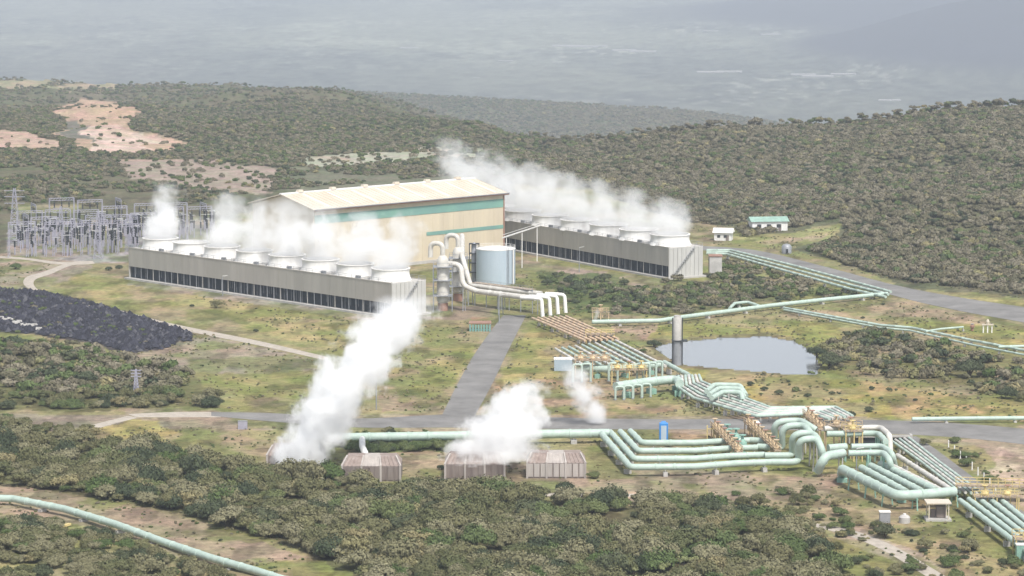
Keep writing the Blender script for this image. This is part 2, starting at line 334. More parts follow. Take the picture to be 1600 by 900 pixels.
class MB:
    def __init__(s): s.v = []; s.f = []; s.m = []
    def add(s, vs, fs, m=0):
        o = len(s.v); s.v += [tuple(v) for v in vs]; s.f += [tuple(i + o for i in f) for f in fs]; s.m += [m] * len(fs); return s
    def box(s, c, d, rz=0, m=0, taper=1.0):
        hx, hy, hz = d[0] / 2, d[1] / 2, d[2] / 2; ca, sa = math.cos(rz), math.sin(rz); vs = []
        for z in (-1, 1):
            k = taper if z > 0 else 1
            for x, y in ((-1, -1), (1, -1), (1, 1), (-1, 1)):
                X, Y = x * hx * k, y * hy * k
                vs.append((c[0] + X * ca - Y * sa, c[1] + X * sa + Y * ca, c[2] + z * hz))
        return s.add(vs, [(3, 2, 1, 0), (4, 5, 6, 7), (0, 1, 5, 4), (1, 2, 6, 5), (2, 3, 7, 6), (3, 0, 4, 7)], m)
    def bar(s, a, b, w, h=None, m=0):
        a, b = Vector(a), Vector(b); h = h or w; d = (b - a).normalized()
        up = Vector((0, 0, 1)) if abs(d.z) < 0.95 else Vector((0, 1, 0))
        x = d.cross(up).normalized(); y = x.cross(d)
        vs = [p + x * (i * w / 2) + y * (j * h / 2) for p in (a, b) for i, j in ((-1, -1), (1, -1), (1, 1), (-1, 1))]
        return s.add(vs, [(0, 1, 2, 3), (7, 6, 5, 4), (1, 0, 4, 5), (2, 1, 5, 6), (3, 2, 6, 7), (0, 3, 7, 4)], m)
    def lathe(s, c, prof, n=24, m=0, cap=True):
        vs = [(c[0] + r * math.cos(2 * math.pi * k / n), c[1] + r * math.sin(2 * math.pi * k / n), c[2] + z) for r, z in prof for k in range(n)]
        fs = [(i * n + k, i * n + (k + 1) % n, (i + 1) * n + (k + 1) % n, (i + 1) * n + k) for i in range(len(prof) - 1) for k in range(n)]
        if cap: fs += [tuple(range(n - 1, -1, -1)), tuple((len(prof) - 1) * n + k for k in range(n))]
        return s.add(vs, fs, m)
    def sweep(s, pts, r, n=12, m=0, rr=None):
        pts = [Vector(p) for p in pts]; vs = []; px = None
        for i, p in enumerate(pts):
            d = (pts[min(i + 1, len(pts) - 1)] - pts[max(i - 1, 0)]).normalized()
            if px is None:
                up = Vector((0, 0, 1)) if abs(d.z) < 0.9 else Vector((1, 0, 0)); px = d.cross(up).normalized()
            else: px = (px - d * px.dot(d)).normalized()
            py = d.cross(px); q = rr[i] if rr else r
            vs += [p + (px * math.cos(2 * math.pi * k / n) + py * math.sin(2 * math.pi * k / n)) * q for k in range(n)]
        fs = [(i * n + k, i * n + (k + 1) % n, (i + 1) * n + (k + 1) % n, (i + 1) * n + k) for i in range(len(pts) - 1) for k in range(n)]
        fs += [tuple(range(n - 1, -1, -1)), tuple((len(pts) - 1) * n + k for k in range(n))]
        return s.add(vs, fs, m)
    def build(s, name, m, parent=None, smooth=False, loc=None):
        me = bpy.data.meshes.new(name)
        off = Vector(loc) if loc is not None else None
        vs = [(v[0] - off.x, v[1] - off.y, v[2] - off.z) for v in s.v] if off else s.v
        me.from_pydata(vs, [], s.f)
        for q in (m if isinstance(m, (list, tuple)) else [m]): me.materials.append(MATS[q])
        if any(s.m): me.polygons.foreach_set('material_index', s.m)
        if smooth:
            me.polygons.foreach_set('use_smooth', [True] * len(me.polygons))
            me.set_sharp_from_angle(angle=R(40))
        me.update()
        o = bpy.data.objects.new(name, me); link(o, parent)
        if off: o.location = off
        return o

# ------------------------------------------------------------------ ground sheet
def build_ground():
    pys = np.concatenate([np.arange(1250, 900, -12.0), np.arange(900, 138, -2.2)])
    ys1 = H * F / (pys + 160)
    y0 = ys1[-1]
    ys2 = y0 * np.exp(np.linspace(0, math.log(24000 / y0), 480))[1:]
    ys = np.concatenate([ys1, ys2])
    pxs = np.concatenate([np.arange(-1400, -60, 24.0), np.arange(-60, 1660, 3.2), np.arange(1660, 3000, 24.0)])
    PXg, YY = np.meshgrid(pxs, ys)
    X = (PXg - 800) / F * YY
    x, y = X.ravel(), YY.ravel()
    z = terrain(x, y)
    a, b = PX(x, y, z)
    pond = inpoly(a, b, POND)
    z = z - pond * 0.9
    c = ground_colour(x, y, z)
    me = bpy.data.meshes.new('ground'); nv = len(x)
    me.vertices.add(nv); me.vertices.foreach_set('co', np.stack([x, y, z], 1).ravel())
    nr, nc = X.shape
    i = np.arange(nr - 1)[:, None] * nc + np.arange(nc - 1)[None, :]
    q = np.stack([i, i + 1, i + 1 + nc, i + nc], -1).reshape(-1, 4)
    me.loops.add(q.size); me.loops.foreach_set('vertex_index', q.ravel())
    me.polygons.add(len(q)); me.polygons.foreach_set('loop_start', np.arange(len(q)) * 4); 
    me.polygons.foreach_set('use_smooth', np.ones(len(q), bool))
    me.update(); me.validate()
    at = me.color_attributes.new('tint', 'FLOAT_COLOR', 'POINT')
    at.data.foreach_set('color', np.concatenate([c, np.ones((nv, 1))], 1).ravel())
    m = bpy.data.materials.new('ground'); m.use_nodes = True; t = m.node_tree; N = t.nodes; L = t.links
    p = N['Principled BSDF']; p.inputs['Roughness'].default_value = 0.95; p.inputs['Specular IOR Level'].default_value = 0.1
    a_ = N.new("ShaderNodeAttribute"); a_.attribute_name = 'tint'
    tc = N.new("ShaderNodeTexCoord")
    n1 = N.new("ShaderNodeTexNoise"); n1.inputs['Scale'].default_value = 0.45; n1.inputs['Detail'].default_value = 6; n1.inputs['Roughness'].default_value = 0.75
    n2 = N.new("ShaderNodeTexNoise"); n2.inputs['Scale'].default_value = 0.09; n2.inputs['Detail'].default_value = 4
    L.new(tc.outputs['Object'], n1.inputs[0]); L.new(tc.outputs['Object'], n2.inputs[0])
    r1 = N.new("ShaderNodeMapRange"); r1.inputs['From Min'].default_value = 0.3; r1.inputs['From Max'].default_value = 0.7
    r1.inputs['To Min'].default_value = 0.5; r1.inputs['To Max'].default_value = 1.42
    L.new(n1.outputs[0], r1.inputs['Value'])
    mx = N.new("ShaderNodeMix"); mx.data_type = 'RGBA'; mx.blend_type = 'MULTIPLY'; mx.inputs[0].default_value = 1
    L.new(a_.outputs['Color'], mx.inputs[6]); L.new(r1.outputs[0], mx.inputs[7])
    r2 = N.new("ShaderNodeValToRGB"); r2.color_ramp.elements[0].color = (0.88, 0.97, 0.82, 1); r2.color_ramp.elements[1].color = (1.1, 1.0, 1.0, 1)
    r2.color_ramp.elements[0].position = 0.38; r2.color_ramp.elements[1].position = 0.62
    L.new(n2.outputs[0], r2.inputs[0])
    m2 = N.new("ShaderNodeMix"); m2.data_type = 'RGBA'; m2.blend_type = 'MULTIPLY'; m2.inputs[0].default_value = 1
    L.new(mx.outputs[2], m2.inputs[6]); L.new(r2.outputs[0], m2.inputs[7]); L.new(m2.outputs[2], p.inputs['Base Color'])
    bp = N.new("ShaderNodeBump"); bp.inputs['Strength'].default_value = 0.5; bp.inputs['Distance'].default_value = 0.5
    L.new(n1.outputs[0], bp.inputs['Height']); L.new(bp.outputs[0], p.inputs['Normal'])
    me.materials.append(m)
    o = bpy.data.objects.new('ground', me); COL.objects.link(o); tag(o, 'grassy volcanic ground, scrub slopes and the wide valley floor beyond', kind='structure')
build_ground()

# pond water
wm = bpy.data.materials.new('water'); wm.use_nodes = True; p = wm.node_tree.nodes['Principled BSDF']
p.inputs['Base Color'].default_value = (0.13, 0.135, 0.135, 1); p.inputs['Roughness'].default_value = 0.12; p.inputs['Specular IOR Level'].default_value = 0.22
nz = wm.node_tree.nodes.new("ShaderNodeTexNoise"); nz.inputs['Scale'].default_value = 0.8
bz = wm.node_tree.nodes.new("ShaderNodeBump"); bz.inputs['Strength'].default_value = 0.15
wm.node_tree.links.new(nz.outputs[0], bz.inputs['Height']); wm.node_tree.links.new(bz.outputs[0], p.inputs['Normal']); MATS['water'] = wm
b = MB(); cxp, cyp = 1155, 555
b.add([G(cxp + (x - cxp) * 1.03, cyp + (y - cyp) * 1.10, -0.3) for x, y in POND], [tuple(range(len(POND) - 1, -1, -1))])
tag(b.build('water', 'water'), 'still grey pond water between the pipe runs', kind='structure')

# roads: strips through photo-measured ground points
def strip(name, left, right, m, label, z=0.03, th=0.12, sub=6):
    def dense(P):
        P = [G(*p) for p in P]; out = []
        n = len(P)
        for i in range(n - 1):
            p0, p1, p2, p3 = P[max(i - 1, 0)], P[i], P[i + 1], P[min(i + 2, n - 1)]
            for k in range(sub):
                t = k / sub
                out.append(0.5 * ((2 * p1) + (p2 - p0) * t + (2 * p0 - 5 * p1 + 4 * p2 - p3) * t * t + (3 * p1 - p0 - 3 * p2 + p3) * t ** 3))
        out.append(P[-1]); return out
    A, B = dense(left), dense(right); n = min(len(A), len(B)); b = MB()
    vs = []
    for i in range(n):
        for q, zz in ((A[i], z - th), (A[i], z), (B[i], z), (B[i], z - th)):
            vs.append((q.x, q.y, zz))
    fs = [(i * 4 + k, i * 4 + k + 1, i * 4 + 5 + k, i * 4 + 4 + k) for i in range(n - 1) for k in range(3)]
    b.add(vs, fs); return tag(b.build(name, m), label, kind='structure')
strip('road', [(330, 644), (430, 646), (560, 654), (700, 648), (850, 652), (1000, 655), (1180, 655), (1350, 656), (1500, 662), (1620, 672), (1760, 686)],
      [(330, 650), (430, 659), (560, 668), (700, 668), (850, 670), (1000, 671), (1180, 671), (1350, 676), (1500, 684), (1620, 697), (1760, 716)], 'asphalt', 'grey road crossing the site in front of the plant', 0.04)
strip('road', [(786, 493), (765, 520), (740, 556), (716, 598), (690, 650)], [(822, 493), (808, 520), (790, 556), (770, 598), (742, 650)], 'asphalt', 'grey access road running up to the power house', 0.06)
strip('road', [(1085, 384), (1180, 391), (1290, 417), (1400, 446), (1500, 465), (1620, 483), (1800, 510)],
      [(1085, 390), (1180, 400), (1290, 430), (1400, 463), (1500, 486), (1620, 508), (1800, 548)], 'asphalt', 'grey road along the foot of the scrub hill', 0.06)
strip('path', [(145, 408), (110, 410), (70, 424), (40, 434), (42, 449), (90, 463), (180, 483), (270, 506), (400, 532), (512, 558)],
      [(148, 412), (112, 415), (80, 428), (54, 438), (60, 453), (100, 469), (185, 491), (275, 514), (400, 539), (512, 564)], 'track', 'pale earth track above the dark rubble', 0.05)
strip('path', [(-60, 398), (30, 402), (90, 409), (140, 410)], [(-60, 401), (30, 405), (90, 413), (140, 413)], 'track', 'thin earth track by the switchyard', 0.03)
strip('path', [(1402, 682), (1436, 705), (1470, 732), (1503, 758), (1560, 800), (1640, 862)], [(1432, 682), (1466, 705), (1502, 732), (1540, 760), (1600, 800), (1690, 862)], 'asphalt', 'grey service strip beside the pipe rack', 0.05)
strip('path', [(200, 647), (270, 644), (345, 644)], [(212, 652), (275, 652), (345, 652)], 'track', 'worn gravel end of the site road at the left', 0.03)
strip('path', [(130, 668), (160, 660), (200, 650)], [(140, 674), (172, 664), (215, 653)], 'track', 'pale path climbing to the road', 0.05)
strip('path', [(720, 771), (820, 770), (930, 772), (1060, 771)], [(720, 776), (820, 775), (930, 777), (1060, 776)], 'track', 'pale concrete drain in front of the silencers', 0.05)
strip('path', [(1275, 818), (1330, 828), (1390, 850), (1450, 884), (1500, 915)], [(1275, 824), (1325, 837), (1380, 860), (1430, 890), (1475, 918)], 'track', 'rocky pale path in the bottom corner')

# ------------------------------------------------------------------ cooling towers
def cooling_tower(N, u, v, L, W, nst, hh, label, group, lab_end):
    rz = math.atan2(u.y, u.x)
    root = empty('cooling_tower', N, label, 'cooling tower', group, rz)
    sgn = 1 if Vector((-u.y, u.x)).dot(Vector((v.x, v.y))) > 0 else -1
    W_ = W * sgn; lo = hh * 0.42; B = lambda: MB()
    wbox = lambda b, x0, x1, y0, y1, z0, z1, m=0: b.box(((x0 + x1) / 2, (y0 + y1) / 2, (z0 + z1) / 2), (abs(x1 - x0), abs(y1 - y0), z1 - z0), 0, m)
    b = B(); wbox(b, -1.0, L + 1, -1.2 * sgn, W_ + 1.2 * sgn, 0, 0.55); b.build('basin', 'concrete', root)
    b = B(); wbox(b, 0.6, L - 0.6, 0.9 * sgn, W_ - 0.9 * sgn, 0.55, hh - 0.5); b.build('fill', 'louver', root)
    # side wall: panels with narrow joints
    for side in (0, 1):
        b = B(); y = 0 if side == 0 else W_; nb = 32
        for k in range(nb):
            x0, x1 = L * k / nb + 0.03, L * (k + 1) / nb - 0.03
            wbox(b, x0, x1, y - 0.12, y + 0.12, lo, hh)
        wbox(b, 0, L, y - 0.2, y + 0.2, hh, hh + 0.3)
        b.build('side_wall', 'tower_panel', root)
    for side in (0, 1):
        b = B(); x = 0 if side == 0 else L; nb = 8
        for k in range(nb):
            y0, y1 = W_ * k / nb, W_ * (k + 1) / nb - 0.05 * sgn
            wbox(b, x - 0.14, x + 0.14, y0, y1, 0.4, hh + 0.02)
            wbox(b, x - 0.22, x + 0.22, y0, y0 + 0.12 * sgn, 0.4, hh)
        e = b.build('end_wall', 'tower_panel_lit', root); e['label'] = lab_end if side == 0 else 'far end wall of the tower'
    nc = 41
    for k in range(nc):
        b = B(); x = L * k / (nc - 1); wbox(b, x - 0.09, x + 0.09, -0.06 * sgn, 0.1 * sgn, 0.5, lo + 0.1); b.build('column', 'steel' if k % 4 else 'concrete', root)
    b = B()
    for k in range(9):
        z = 0.9 + (lo - 1.0) * k / 8
        b.add([(0.3, 0.75 * sgn, z), (L - 0.3, 0.75 * sgn, z), (L - 0.3, 0.35 * sgn, z - 0.22), (0.3, 0.35 * sgn, z - 0.22)], [(0, 1, 2, 3)])
    for k in range(int(L / 1.2)):
        x = 0.6 + k * 1.2 + rnd.uniform(-.3, .3)
        if rnd.random() < 0.5: wbox(b, x - 0.04, x + 0.04, 0.25 * sgn, 0.3 * sgn, rnd.choice([0.5, 0.5, 1.8]), lo, 1)
    b.build('louvre', ['louver', 'steel'], root)
    b = B(); wbox(b, 0, L, 0, W_, hh - 0.35, hh + 0.05); b.build('deck', 'concrete', root)
    b = B()
    for y in (0.15 * sgn, W_ - 0.15 * sgn):
        for z in (0.7, 1.2): b.bar((0, y, hh + z), (L, y, hh + z), 0.07)
        for k in range(int(L / 3) + 1): b.bar((min(k * 3, L), y, hh), (min(k * 3, L), y, hh + 1.2), 0.07)
    b.build('handrail', 'steel', root)
    cell = L / nst; rr = cell * 0.37
    for k in range(nst):
        c = (cell * (k + 0.5), W_ / 2, hh + 0.05)
        b = B(); b.lathe(c, [(rr * 1.04, 0), (rr * 0.99, 0.5), (rr * 0.94, 1.5), (rr * 0.93, 2.4), (rr * 0.95, 3.3)], 36, cap=False)
        b.lathe(c, [(rr * 0.90, 3.3), (rr * 0.86, 2.2), (rr * 0.86, 1.3), (rr * 0.93, 0.1)], 36, cap=False)
        st = b.build('fan_stack', 'white', root, True)
        b = B(); b.lathe(c, [(rr * .955, 3.2), (rr * 0.975, 3.2), (rr * 0.975, 3.42), (rr * 0.89, 3.42), (rr * 0.89, 3.3)], 36, cap=False); b.build('rim', 'white', st, True)
        b = B(); b.lathe((c[0], c[1], hh + 1.2), [(0.6, 0), (0.6, 0.5)], 12)
        for q in range(6):
            a = q * math.pi / 3; b.bar((c[0], c[1], hh + 1.5), (c[0] + rr * 0.82 * math.cos(a), c[1] + rr * 0.82 * math.sin(a), hh + 1.55), 0.5, 0.06)
        b.build('fan', 'dark', st)
        b = B(); b.box((c[0] + cell * 0.5, 0.9 * sgn, hh + 0.5), (1.5, 0.9, 0.9)); b.lathe((c[0] + cell * 0.5 - 0.9, 0.9 * sgn, hh + 0.1), [(0.35, 0), (0.35, 0.9)], 10)
        b.build('motor', 'steel', root)
    b = B()   # stair on the end wall
    for k in range(14): b.box((-0.5 - 0.0, (1.2 + k * 0.62) * sgn, 0.6 + k * (hh - 0.5) / 14), (0.9, 0.6, 0.08))
    b.bar((-0.95, 1.0 * sgn, 1.4), (-0.95, 10 * sgn, hh + 1.2), 0.08)
    b.build('stair', 'steel', root)
    return root, rz, sgn, cell
hhT = 9.9
NL = G(612, 497); FL = G(202, 436); uL = (FL - NL); LL = uL.length; uL.normalize(); vL = Vector((-uL.y, uL.x, 0)) * (-1)
if vL.x < 0: vL = -vL
TL = cooling_tower(NL, uL, vL, LL, 13.0, 8, hhT, 'long grey cooling tower in front of the cream power house, farther to the left', 'long cooling towers', 'near end wall, coloured lighter as if sunlit')
NR = G(1045, 388, hhT); AR = G(790, 345, hhT); uR = (AR - NR); uR.normalize(); LR = uR.length
LRt = (AR - NR).length * 8 / 5.55; NR.z = 0
vR = Vector((-uR.y, uR.x, 0)); vR = vR if vR.x > 0 else -vR
TR = cooling_tower(NR, uR, vR, LRt, 13.0, 8, hhT, 'long grey cooling tower half hidden behind the power house', 'long cooling towers', 'near end wall, brightened in colour as if sunlit')
print('towers', LL, LRt, NL, NR, math.degrees(math.atan2(uL.y, uL.x)), math.degrees(math.atan2(uR.y, uR.x)))

# ------------------------------------------------------------------ power house
def power_house():
    E = 21.0
    a = G(491, 328, E); b_ = G(787, 302, E); a.z = b_.z = 0
    u = (b_ - a); L = u.length; u.normalize(); v = Vector((-u.y, u.x, 0)); W = 31.0; rz = math.atan2(u.y, u.x)
    root = empty('power_house', a, 'cream turbine hall with ribbed pale roof and green wall bands', 'power house', None, rz)
    ri = 3.8
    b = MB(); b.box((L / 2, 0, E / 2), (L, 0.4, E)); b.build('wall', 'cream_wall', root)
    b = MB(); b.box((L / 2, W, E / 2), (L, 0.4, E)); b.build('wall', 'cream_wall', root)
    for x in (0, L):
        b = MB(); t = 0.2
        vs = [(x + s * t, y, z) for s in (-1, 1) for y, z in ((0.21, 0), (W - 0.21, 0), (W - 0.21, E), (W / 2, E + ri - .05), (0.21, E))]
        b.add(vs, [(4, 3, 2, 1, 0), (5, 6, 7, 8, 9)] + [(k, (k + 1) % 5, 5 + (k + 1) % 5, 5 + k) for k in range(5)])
        e = b.build('gable_wall', 'cream_wall_lit', root)
        if x == 0:
            d = MB(); d.box((-0.24, W * 0.5, 2.8), (0.1, 5, 5.6)); d.build('door', 'green_band', e)
    for (z0, z1, x0) in ((16.4, 19.2, 10), (9.2, 10.4, 48)):
        b = MB(); b.box(((L + x0) / 2 if x0 > 10 else L / 2, -0.26, (z0 + z1) / 2), (L - x0 if x0 > 10 else L, 0.12, z1 - z0)); b.build('green_band', 'green_band', root)
    b = MB()
    for k in range(1, 18): b.box((L * k / 18, -0.23, E / 2), (0.18, 0.06, E - 0.6))
    b.build('cladding_rib', 'cream_wall', root)
    b = MB(); b.box((L - 0.2, -0.3, E / 2), (.5, 0.2, E)); b.box((L + .35, 0.6, E / 2), (0.2, 1.2, E)); b.build('corner_trim', 'redbrown', root)
    # roof slopes with standing ribs
    for s in (0, 1):
        b = MB(); y0, y1 = (-1.4, W / 2) if s == 0 else (W + 1.4, W / 2); z0, z1 = E + 0.05 - ri * 1.4 / (W / 2) * 0.6, E + ri
        th = 0.25
        vs = [(-1.2, y0, z0), (L + 1.0, y0, z0), (L + 1.0, y1, z1), (-1.2, y1, z1)]
        vs += [(x, y, z + th) for x, y, z in vs]
        b.add(vs, [(3, 2, 1, 0), (4, 5, 6, 7), (0, 1, 5, 4), (1, 2, 6, 5), (2, 3, 7, 6), (3, 0, 4, 7)])
        n = 44
        for k in range(n + 1):
            x = -1.1 + (L + 2.0) * k / n
            b.bar((x, y0, z0 + th + 0.02), (x, y1, z1 + th + 0.02), 0.12, 0.12)
        for k in range(1, 9):    # translucent sheets slightly proud of the roof
            x = L * (k - 0.35) / 8
            b.bar((x, y0 + (y1 - y0) * 0.12, z0 + (z1 - z0) * 0.12 + th + .05), (x, y0 + (y1 - y0) * 0.9, z0 + (z1 - z0) * 0.9 + th + .05), 1.1, 0.12, 1)
        b.build('roof_slope', ['roof_cream', 'roof_sheet'], root)
    b = MB(); b.bar((-1.2, W / 2, E + ri + 0.35), (L + 1.0, W / 2, E + ri + 0.35), 1.1, 0.4); b.build('ridge_cap', 'white', root)
    for k in range(6):
        b = MB(); x = L * (k + 0.5) / 6; b.box((x, W / 2, E + ri + 0.85), (2.2, 1.5, 0.7), taper=0.8); b.build('roof_vent', 'roof_cream', root)
    b = MB(); b.box((L / 2, -1.45, E - 0.15), (L + 2.2, 0.25, 0.6)); b.build('fascia', 'redbrown', root)
    b = MB(); b.box((L / 2, -1.72, E + 0.15), (L + 2.2, 0.3, 0.25)); b.build('gutter', 'steel', root)
    # plinth annexe and door on the long wall
    b = MB(); b.box((L / 2, -0.3, 0.5), (L + 0.5, 0.35, 1.0)); b.build('plinth', 'concrete', root)

power_house()

# ------------------------------------------------------------------ pipes
def fillet(P, fr):
    P = [Vector(p) for p in P]; out = [P[0]]
    for i in range(1, len(P) - 1):
        a, b, c = P[i - 1], P[i], P[i + 1]; d1, d2 = (a - b), (c - b); l1, l2 = d1.length, d2.length
        if l1 < 1e-3 or l2 < 1e-3: continue
        d1.normalize(); d2.normalize(); ang = d1.angle(d2)
        if ang > math.pi - 0.03: out.append(b); continue
        t = min(fr / math.tan(ang / 2), l1 * 0.48, l2 * 0.48, fr * 3)
        p, q = b + d1 * t, b + d2 * t
        for k in range(6):
            s = k / 5; out.append((1 - s) ** 2 * p + 2 * s * (1 - s) * b + s * s * q)
    out.append(P[-1]); return out
def pipe_mesh(P, r, fr=None, band=5.0, n=12):
    P = fillet(P, fr or r * 2.2); pts, rr = [P[0]], [r]; acc = 0
    for i in range(len(P) - 1):
        a, b = P[i], P[i + 1]; l = (b - a).length
        if l > 3:
            k = int(l // band); d = (b - a).normalized()
            for j in range(1, k + 1):
                s = l * j / (k + 1)
                for ds, q in ((-0.25, r), (-0.2, r * 1.1), (0.2, r * 1.1), (0.25, r)): pts.append(a + d * (s + ds)); rr.append(q)
        pts.append(b); rr.append(r)
    m = MB(); m.sweep(pts, r, n, 0, rr); return m
def pipeline(P, r, m, label, group=None, sup=11.0, supm='concrete', fr=None, name='steam_pipe', cat='pipe', supports=True, flange=True):
    P = [G(*p) for p in P]
    root = empty(name, (P[0].x, P[0].y, 0), label, cat, group)
    o = P[0].copy(); o.z = 0
    Q = [p - o for p in P]
    pipe_mesh(Q, r, fr).build('pipe', m, root, True)
    if supports:
        acc = sup * 0.5
        cnt = 0
        for i in range(len(Q) - 1):
            a, b = Q[i], Q[i + 1]; d = b - a; l = Vector((d.x, d.y)).length
            if l < 1.5 : continue
            while acc < l and cnt < 70:
                c = a + d * (acc / l); w = r * 0.9; dn = Vector((-d.y, d.x, 0)).normalized()
                zb = c.z - r * 0.75
                if zb > 0.25:
                    s = MB()
                    if zb < 2.2:
                        s.box((c.x, c.y, zb * 0.3), (r * 2.2, r * 1.3, zb * 0.6), math.atan2(dn.y, dn.x)); s.bar(c + dn * w * .6 - Vector((0, 0, r * .6)), (c.x + dn.x * w * .6, c.y + dn.y * w * .6, zb * .5), 0.14); s.bar(c - dn * w * .6 - Vector((0, 0, r * .6)), (c.x - dn.x * w * .6, c.y - dn.y * w * .6, zb * .5), 0.14)
                    else:
                        for sg in (-1, 1): s.bar((c.x + dn.x * w * sg * 1.3, c.y + dn.y * w * sg * 1.3, 0), (c.x + dn.x * w * sg, c.y + dn.y * w * sg, zb + .1), 0.26)
                        s.bar((c.x - dn.x * w * 1.2, c.y - dn.y * w * 1.2, zb), (c.x + dn.x * w * 1.2, c.y + dn.y * w * 1.2, zb), 0.3)
                    s.build('support', supm, root); cnt += 1
                acc += sup
            acc -= l
    return root
ORD = ['first', 'second', 'third', 'fourth', 'fifth', 'sixth', 'seventh', 'eighth', 'ninth', 'tenth']
def par(P0, P1, n):      # n polylines between two (same number of points)
    return [[tuple(a + (b - a) * k / (n - 1) for a, b in zip(p, q)) for p, q in zip(P0, P1)] for k in range(n)]

# long foreground pipe
pipeline([(-70, 777, 1.4), (20, 779, 1.4), (100, 795, 1.4), (180, 819, 1.4), (250, 845, 1.4), (330, 872, 1.4), (400, 892, 1.4), (520, 930, 1.4)], 0.72, 'mint', 'long pale green pipe slanting down across the near left scrub', sup=14)
# header in front of the silencers
pipeline([(515, 684, 2.2), (700, 681, 2.2), (860, 678, 2.2), (952, 677, 2.2)], 1.0, 'mint', 'thick mint header pipe behind the four silencers', sup=12, fr=3)
pipeline([(566, 686, 2.2), (566, 698, 3.4), (574, 716, 3.6)], 0.65, 'white', 'white branch pipe dropping onto the silencer with a pale middle', supports=False)
# four pipes turning out of the header
q4 = par([(938, 676, 2.2), (985, 730, 2.0), (1085, 729, 2.0), (1150, 724, 2.0), (1205, 722, 2.0)], [(985, 674, 2.2), (1003, 692, 2.0), (1085, 692, 2.0), (1120, 690, 2.0), (1172, 688, 2.0)], 4)
for k, P in enumerate(q4):
    pipeline(P, 0.70, 'mint', ['lowest of the four mint pipes fanning out of the header', 'second mint pipe up of the four fanning out of the header', 'third mint pipe up of the four fanning out of the header', 'topmost of the four mint pipes fanning out of the header'][k], 'four mint pipes fanning out of the header', sup=11)
# tall loops behind the orange valve stations
loops = [([(1172, 688, 2), (1205, 690, 2), (1210, 690, 2.2), (1210, 659, 7), (1250, 657, 7), (1262, 664, 7), (1275, 672, 6)], 'rearmost mint loop over the valve yard'),
         ([(1184, 698, 2), (1216, 700, 2), (1222, 698, 2.2), (1222, 666, 7), (1256, 664, 7), (1266, 676, 6.5), (1276, 690, 4)], 'second mint loop from the back over the valve yard'),
         ([(1195, 712, 2), (1232, 712, 2), (1238, 709, 2.2), (1238, 678, 7), (1270, 676, 7), (1280, 690, 6), (1284, 712, 3)], 'third mint loop from the back over the valve yard'),
         ([(1205, 722, 2), (1242, 722, 2), (1248, 718, 2.2), (1248, 687, 7), (1276, 685, 7), (1284, 700, 5.5), (1288, 724, 2)], 'front mint loop over the valve yard')]
for P, lab in loops: pipeline(P, 0.74, 'mint', lab, 'mint pipe loops of the valve yard', sup=30, fr=2.0)
pipeline([(1278, 736, 1.2), (1284, 722, 3.4), (1292, 712, 4.6), (1318, 708, 4.6)], 0.95, 'mint', 'fat mint elbow at the foot of the tall loops', fr=3, sup=30)
pipeline([(1294, 700, 5), (1322, 698, 5)], 0.8, 'mint', 'short mint pipe stub beside the orange platform', sup=6)
# pipes spanning out to the right
span = [([(1288, 670, 6), (1376, 668, 6), (1390, 681, 6), (1391, 712, 2)], 'uppermost white green pipe bridging from the valve yard', 'pale_pipe'),
        ([(1292, 678, 6), (1372, 677, 6), (1384, 690, 6)], 'second pale green pipe bridging from the valve yard', 'mint'),
        ([(1330, 698, 5), (1378, 697, 5), (1394, 709, 5), (1398, 728, 2)], 'third pale green pipe bridging from the valve yard', 'mint'),
        ([(1326, 708, 5), (1380, 707, 5), (1390, 718, 5), (1395, 742, 1.2)], 'lowest pale green pipe bridging from the valve yard', 'mint')]
for P, lab, mm in span: pipeline(P, 0.66, mm, lab, 'pipes bridging from the valve yard', sup=8, supm='mint_dark', fr=2)
# lower right rack
pipeline([(1316, 745, 0.3), (1316, 733, 3.2), (1402, 775, 3.0), (1460, 771, 3.0), (1492, 768, 3.0)], 1.0, 'mint', 'mint pipe wrapping round the near edge of the lower rack', sup=9, supm='mint_dark', fr=2.5)
for k, P in enumerate(par([(1346, 731, 2.6), (1416, 769, 2.6)], [(1376, 725, 2.6), (1462, 766, 2.6)], 3)):
    pipeline(P, 0.75, 'mint', ORD[k] + ' thick mint pipe running into the wrap-round header, counted from its near side', 'thick pipes running into the header', sup=10, supm='mint_dark')
for k, P in enumerate(par([(1394, 728, 2.6), (1474, 768, 2.6)], [(1402, 712, 2.6), (1484, 764, 2.6)], 2)):
    pipeline(P, 0.55, 'pale_pipe', ['nearer', 'farther'][k] + ' of two pale pipes coming from below the bridging pipes', 'pale pipes from below the bridge', sup=12)
for k, P in enumerate(par([(1392, 688, 1.8), (1440, 722, 1.8), (1500, 769, 1.8)], [(1420, 684, 1.8), (1468, 722, 1.8), (1536, 772, 1.8)], 5)):
    pipeline(P, 0.30, 'pale_pipe' if k % 2 else 'mint', ORD[k] + ' thin pipe of the bundle beside the service strip, counted from its lower left', 'thin pipes of the slanting bundle', sup=15)
for k, P in enumerate(par([(1500, 782, 2.0), (1560, 827, 2.0), (1598, 856, 2.0), (1680, 915, 2.0)], [(1556, 775, 2.0), (1604, 814, 2.0), (1640, 842, 2.0), (1720, 900, 2.0)], 5)):
    pipeline(P, 0.55, 'mint', ORD[k] + ' pale green pipe of the rack leaving at bottom right, counted from the left', 'pipes running off at the bottom right', sup=14)
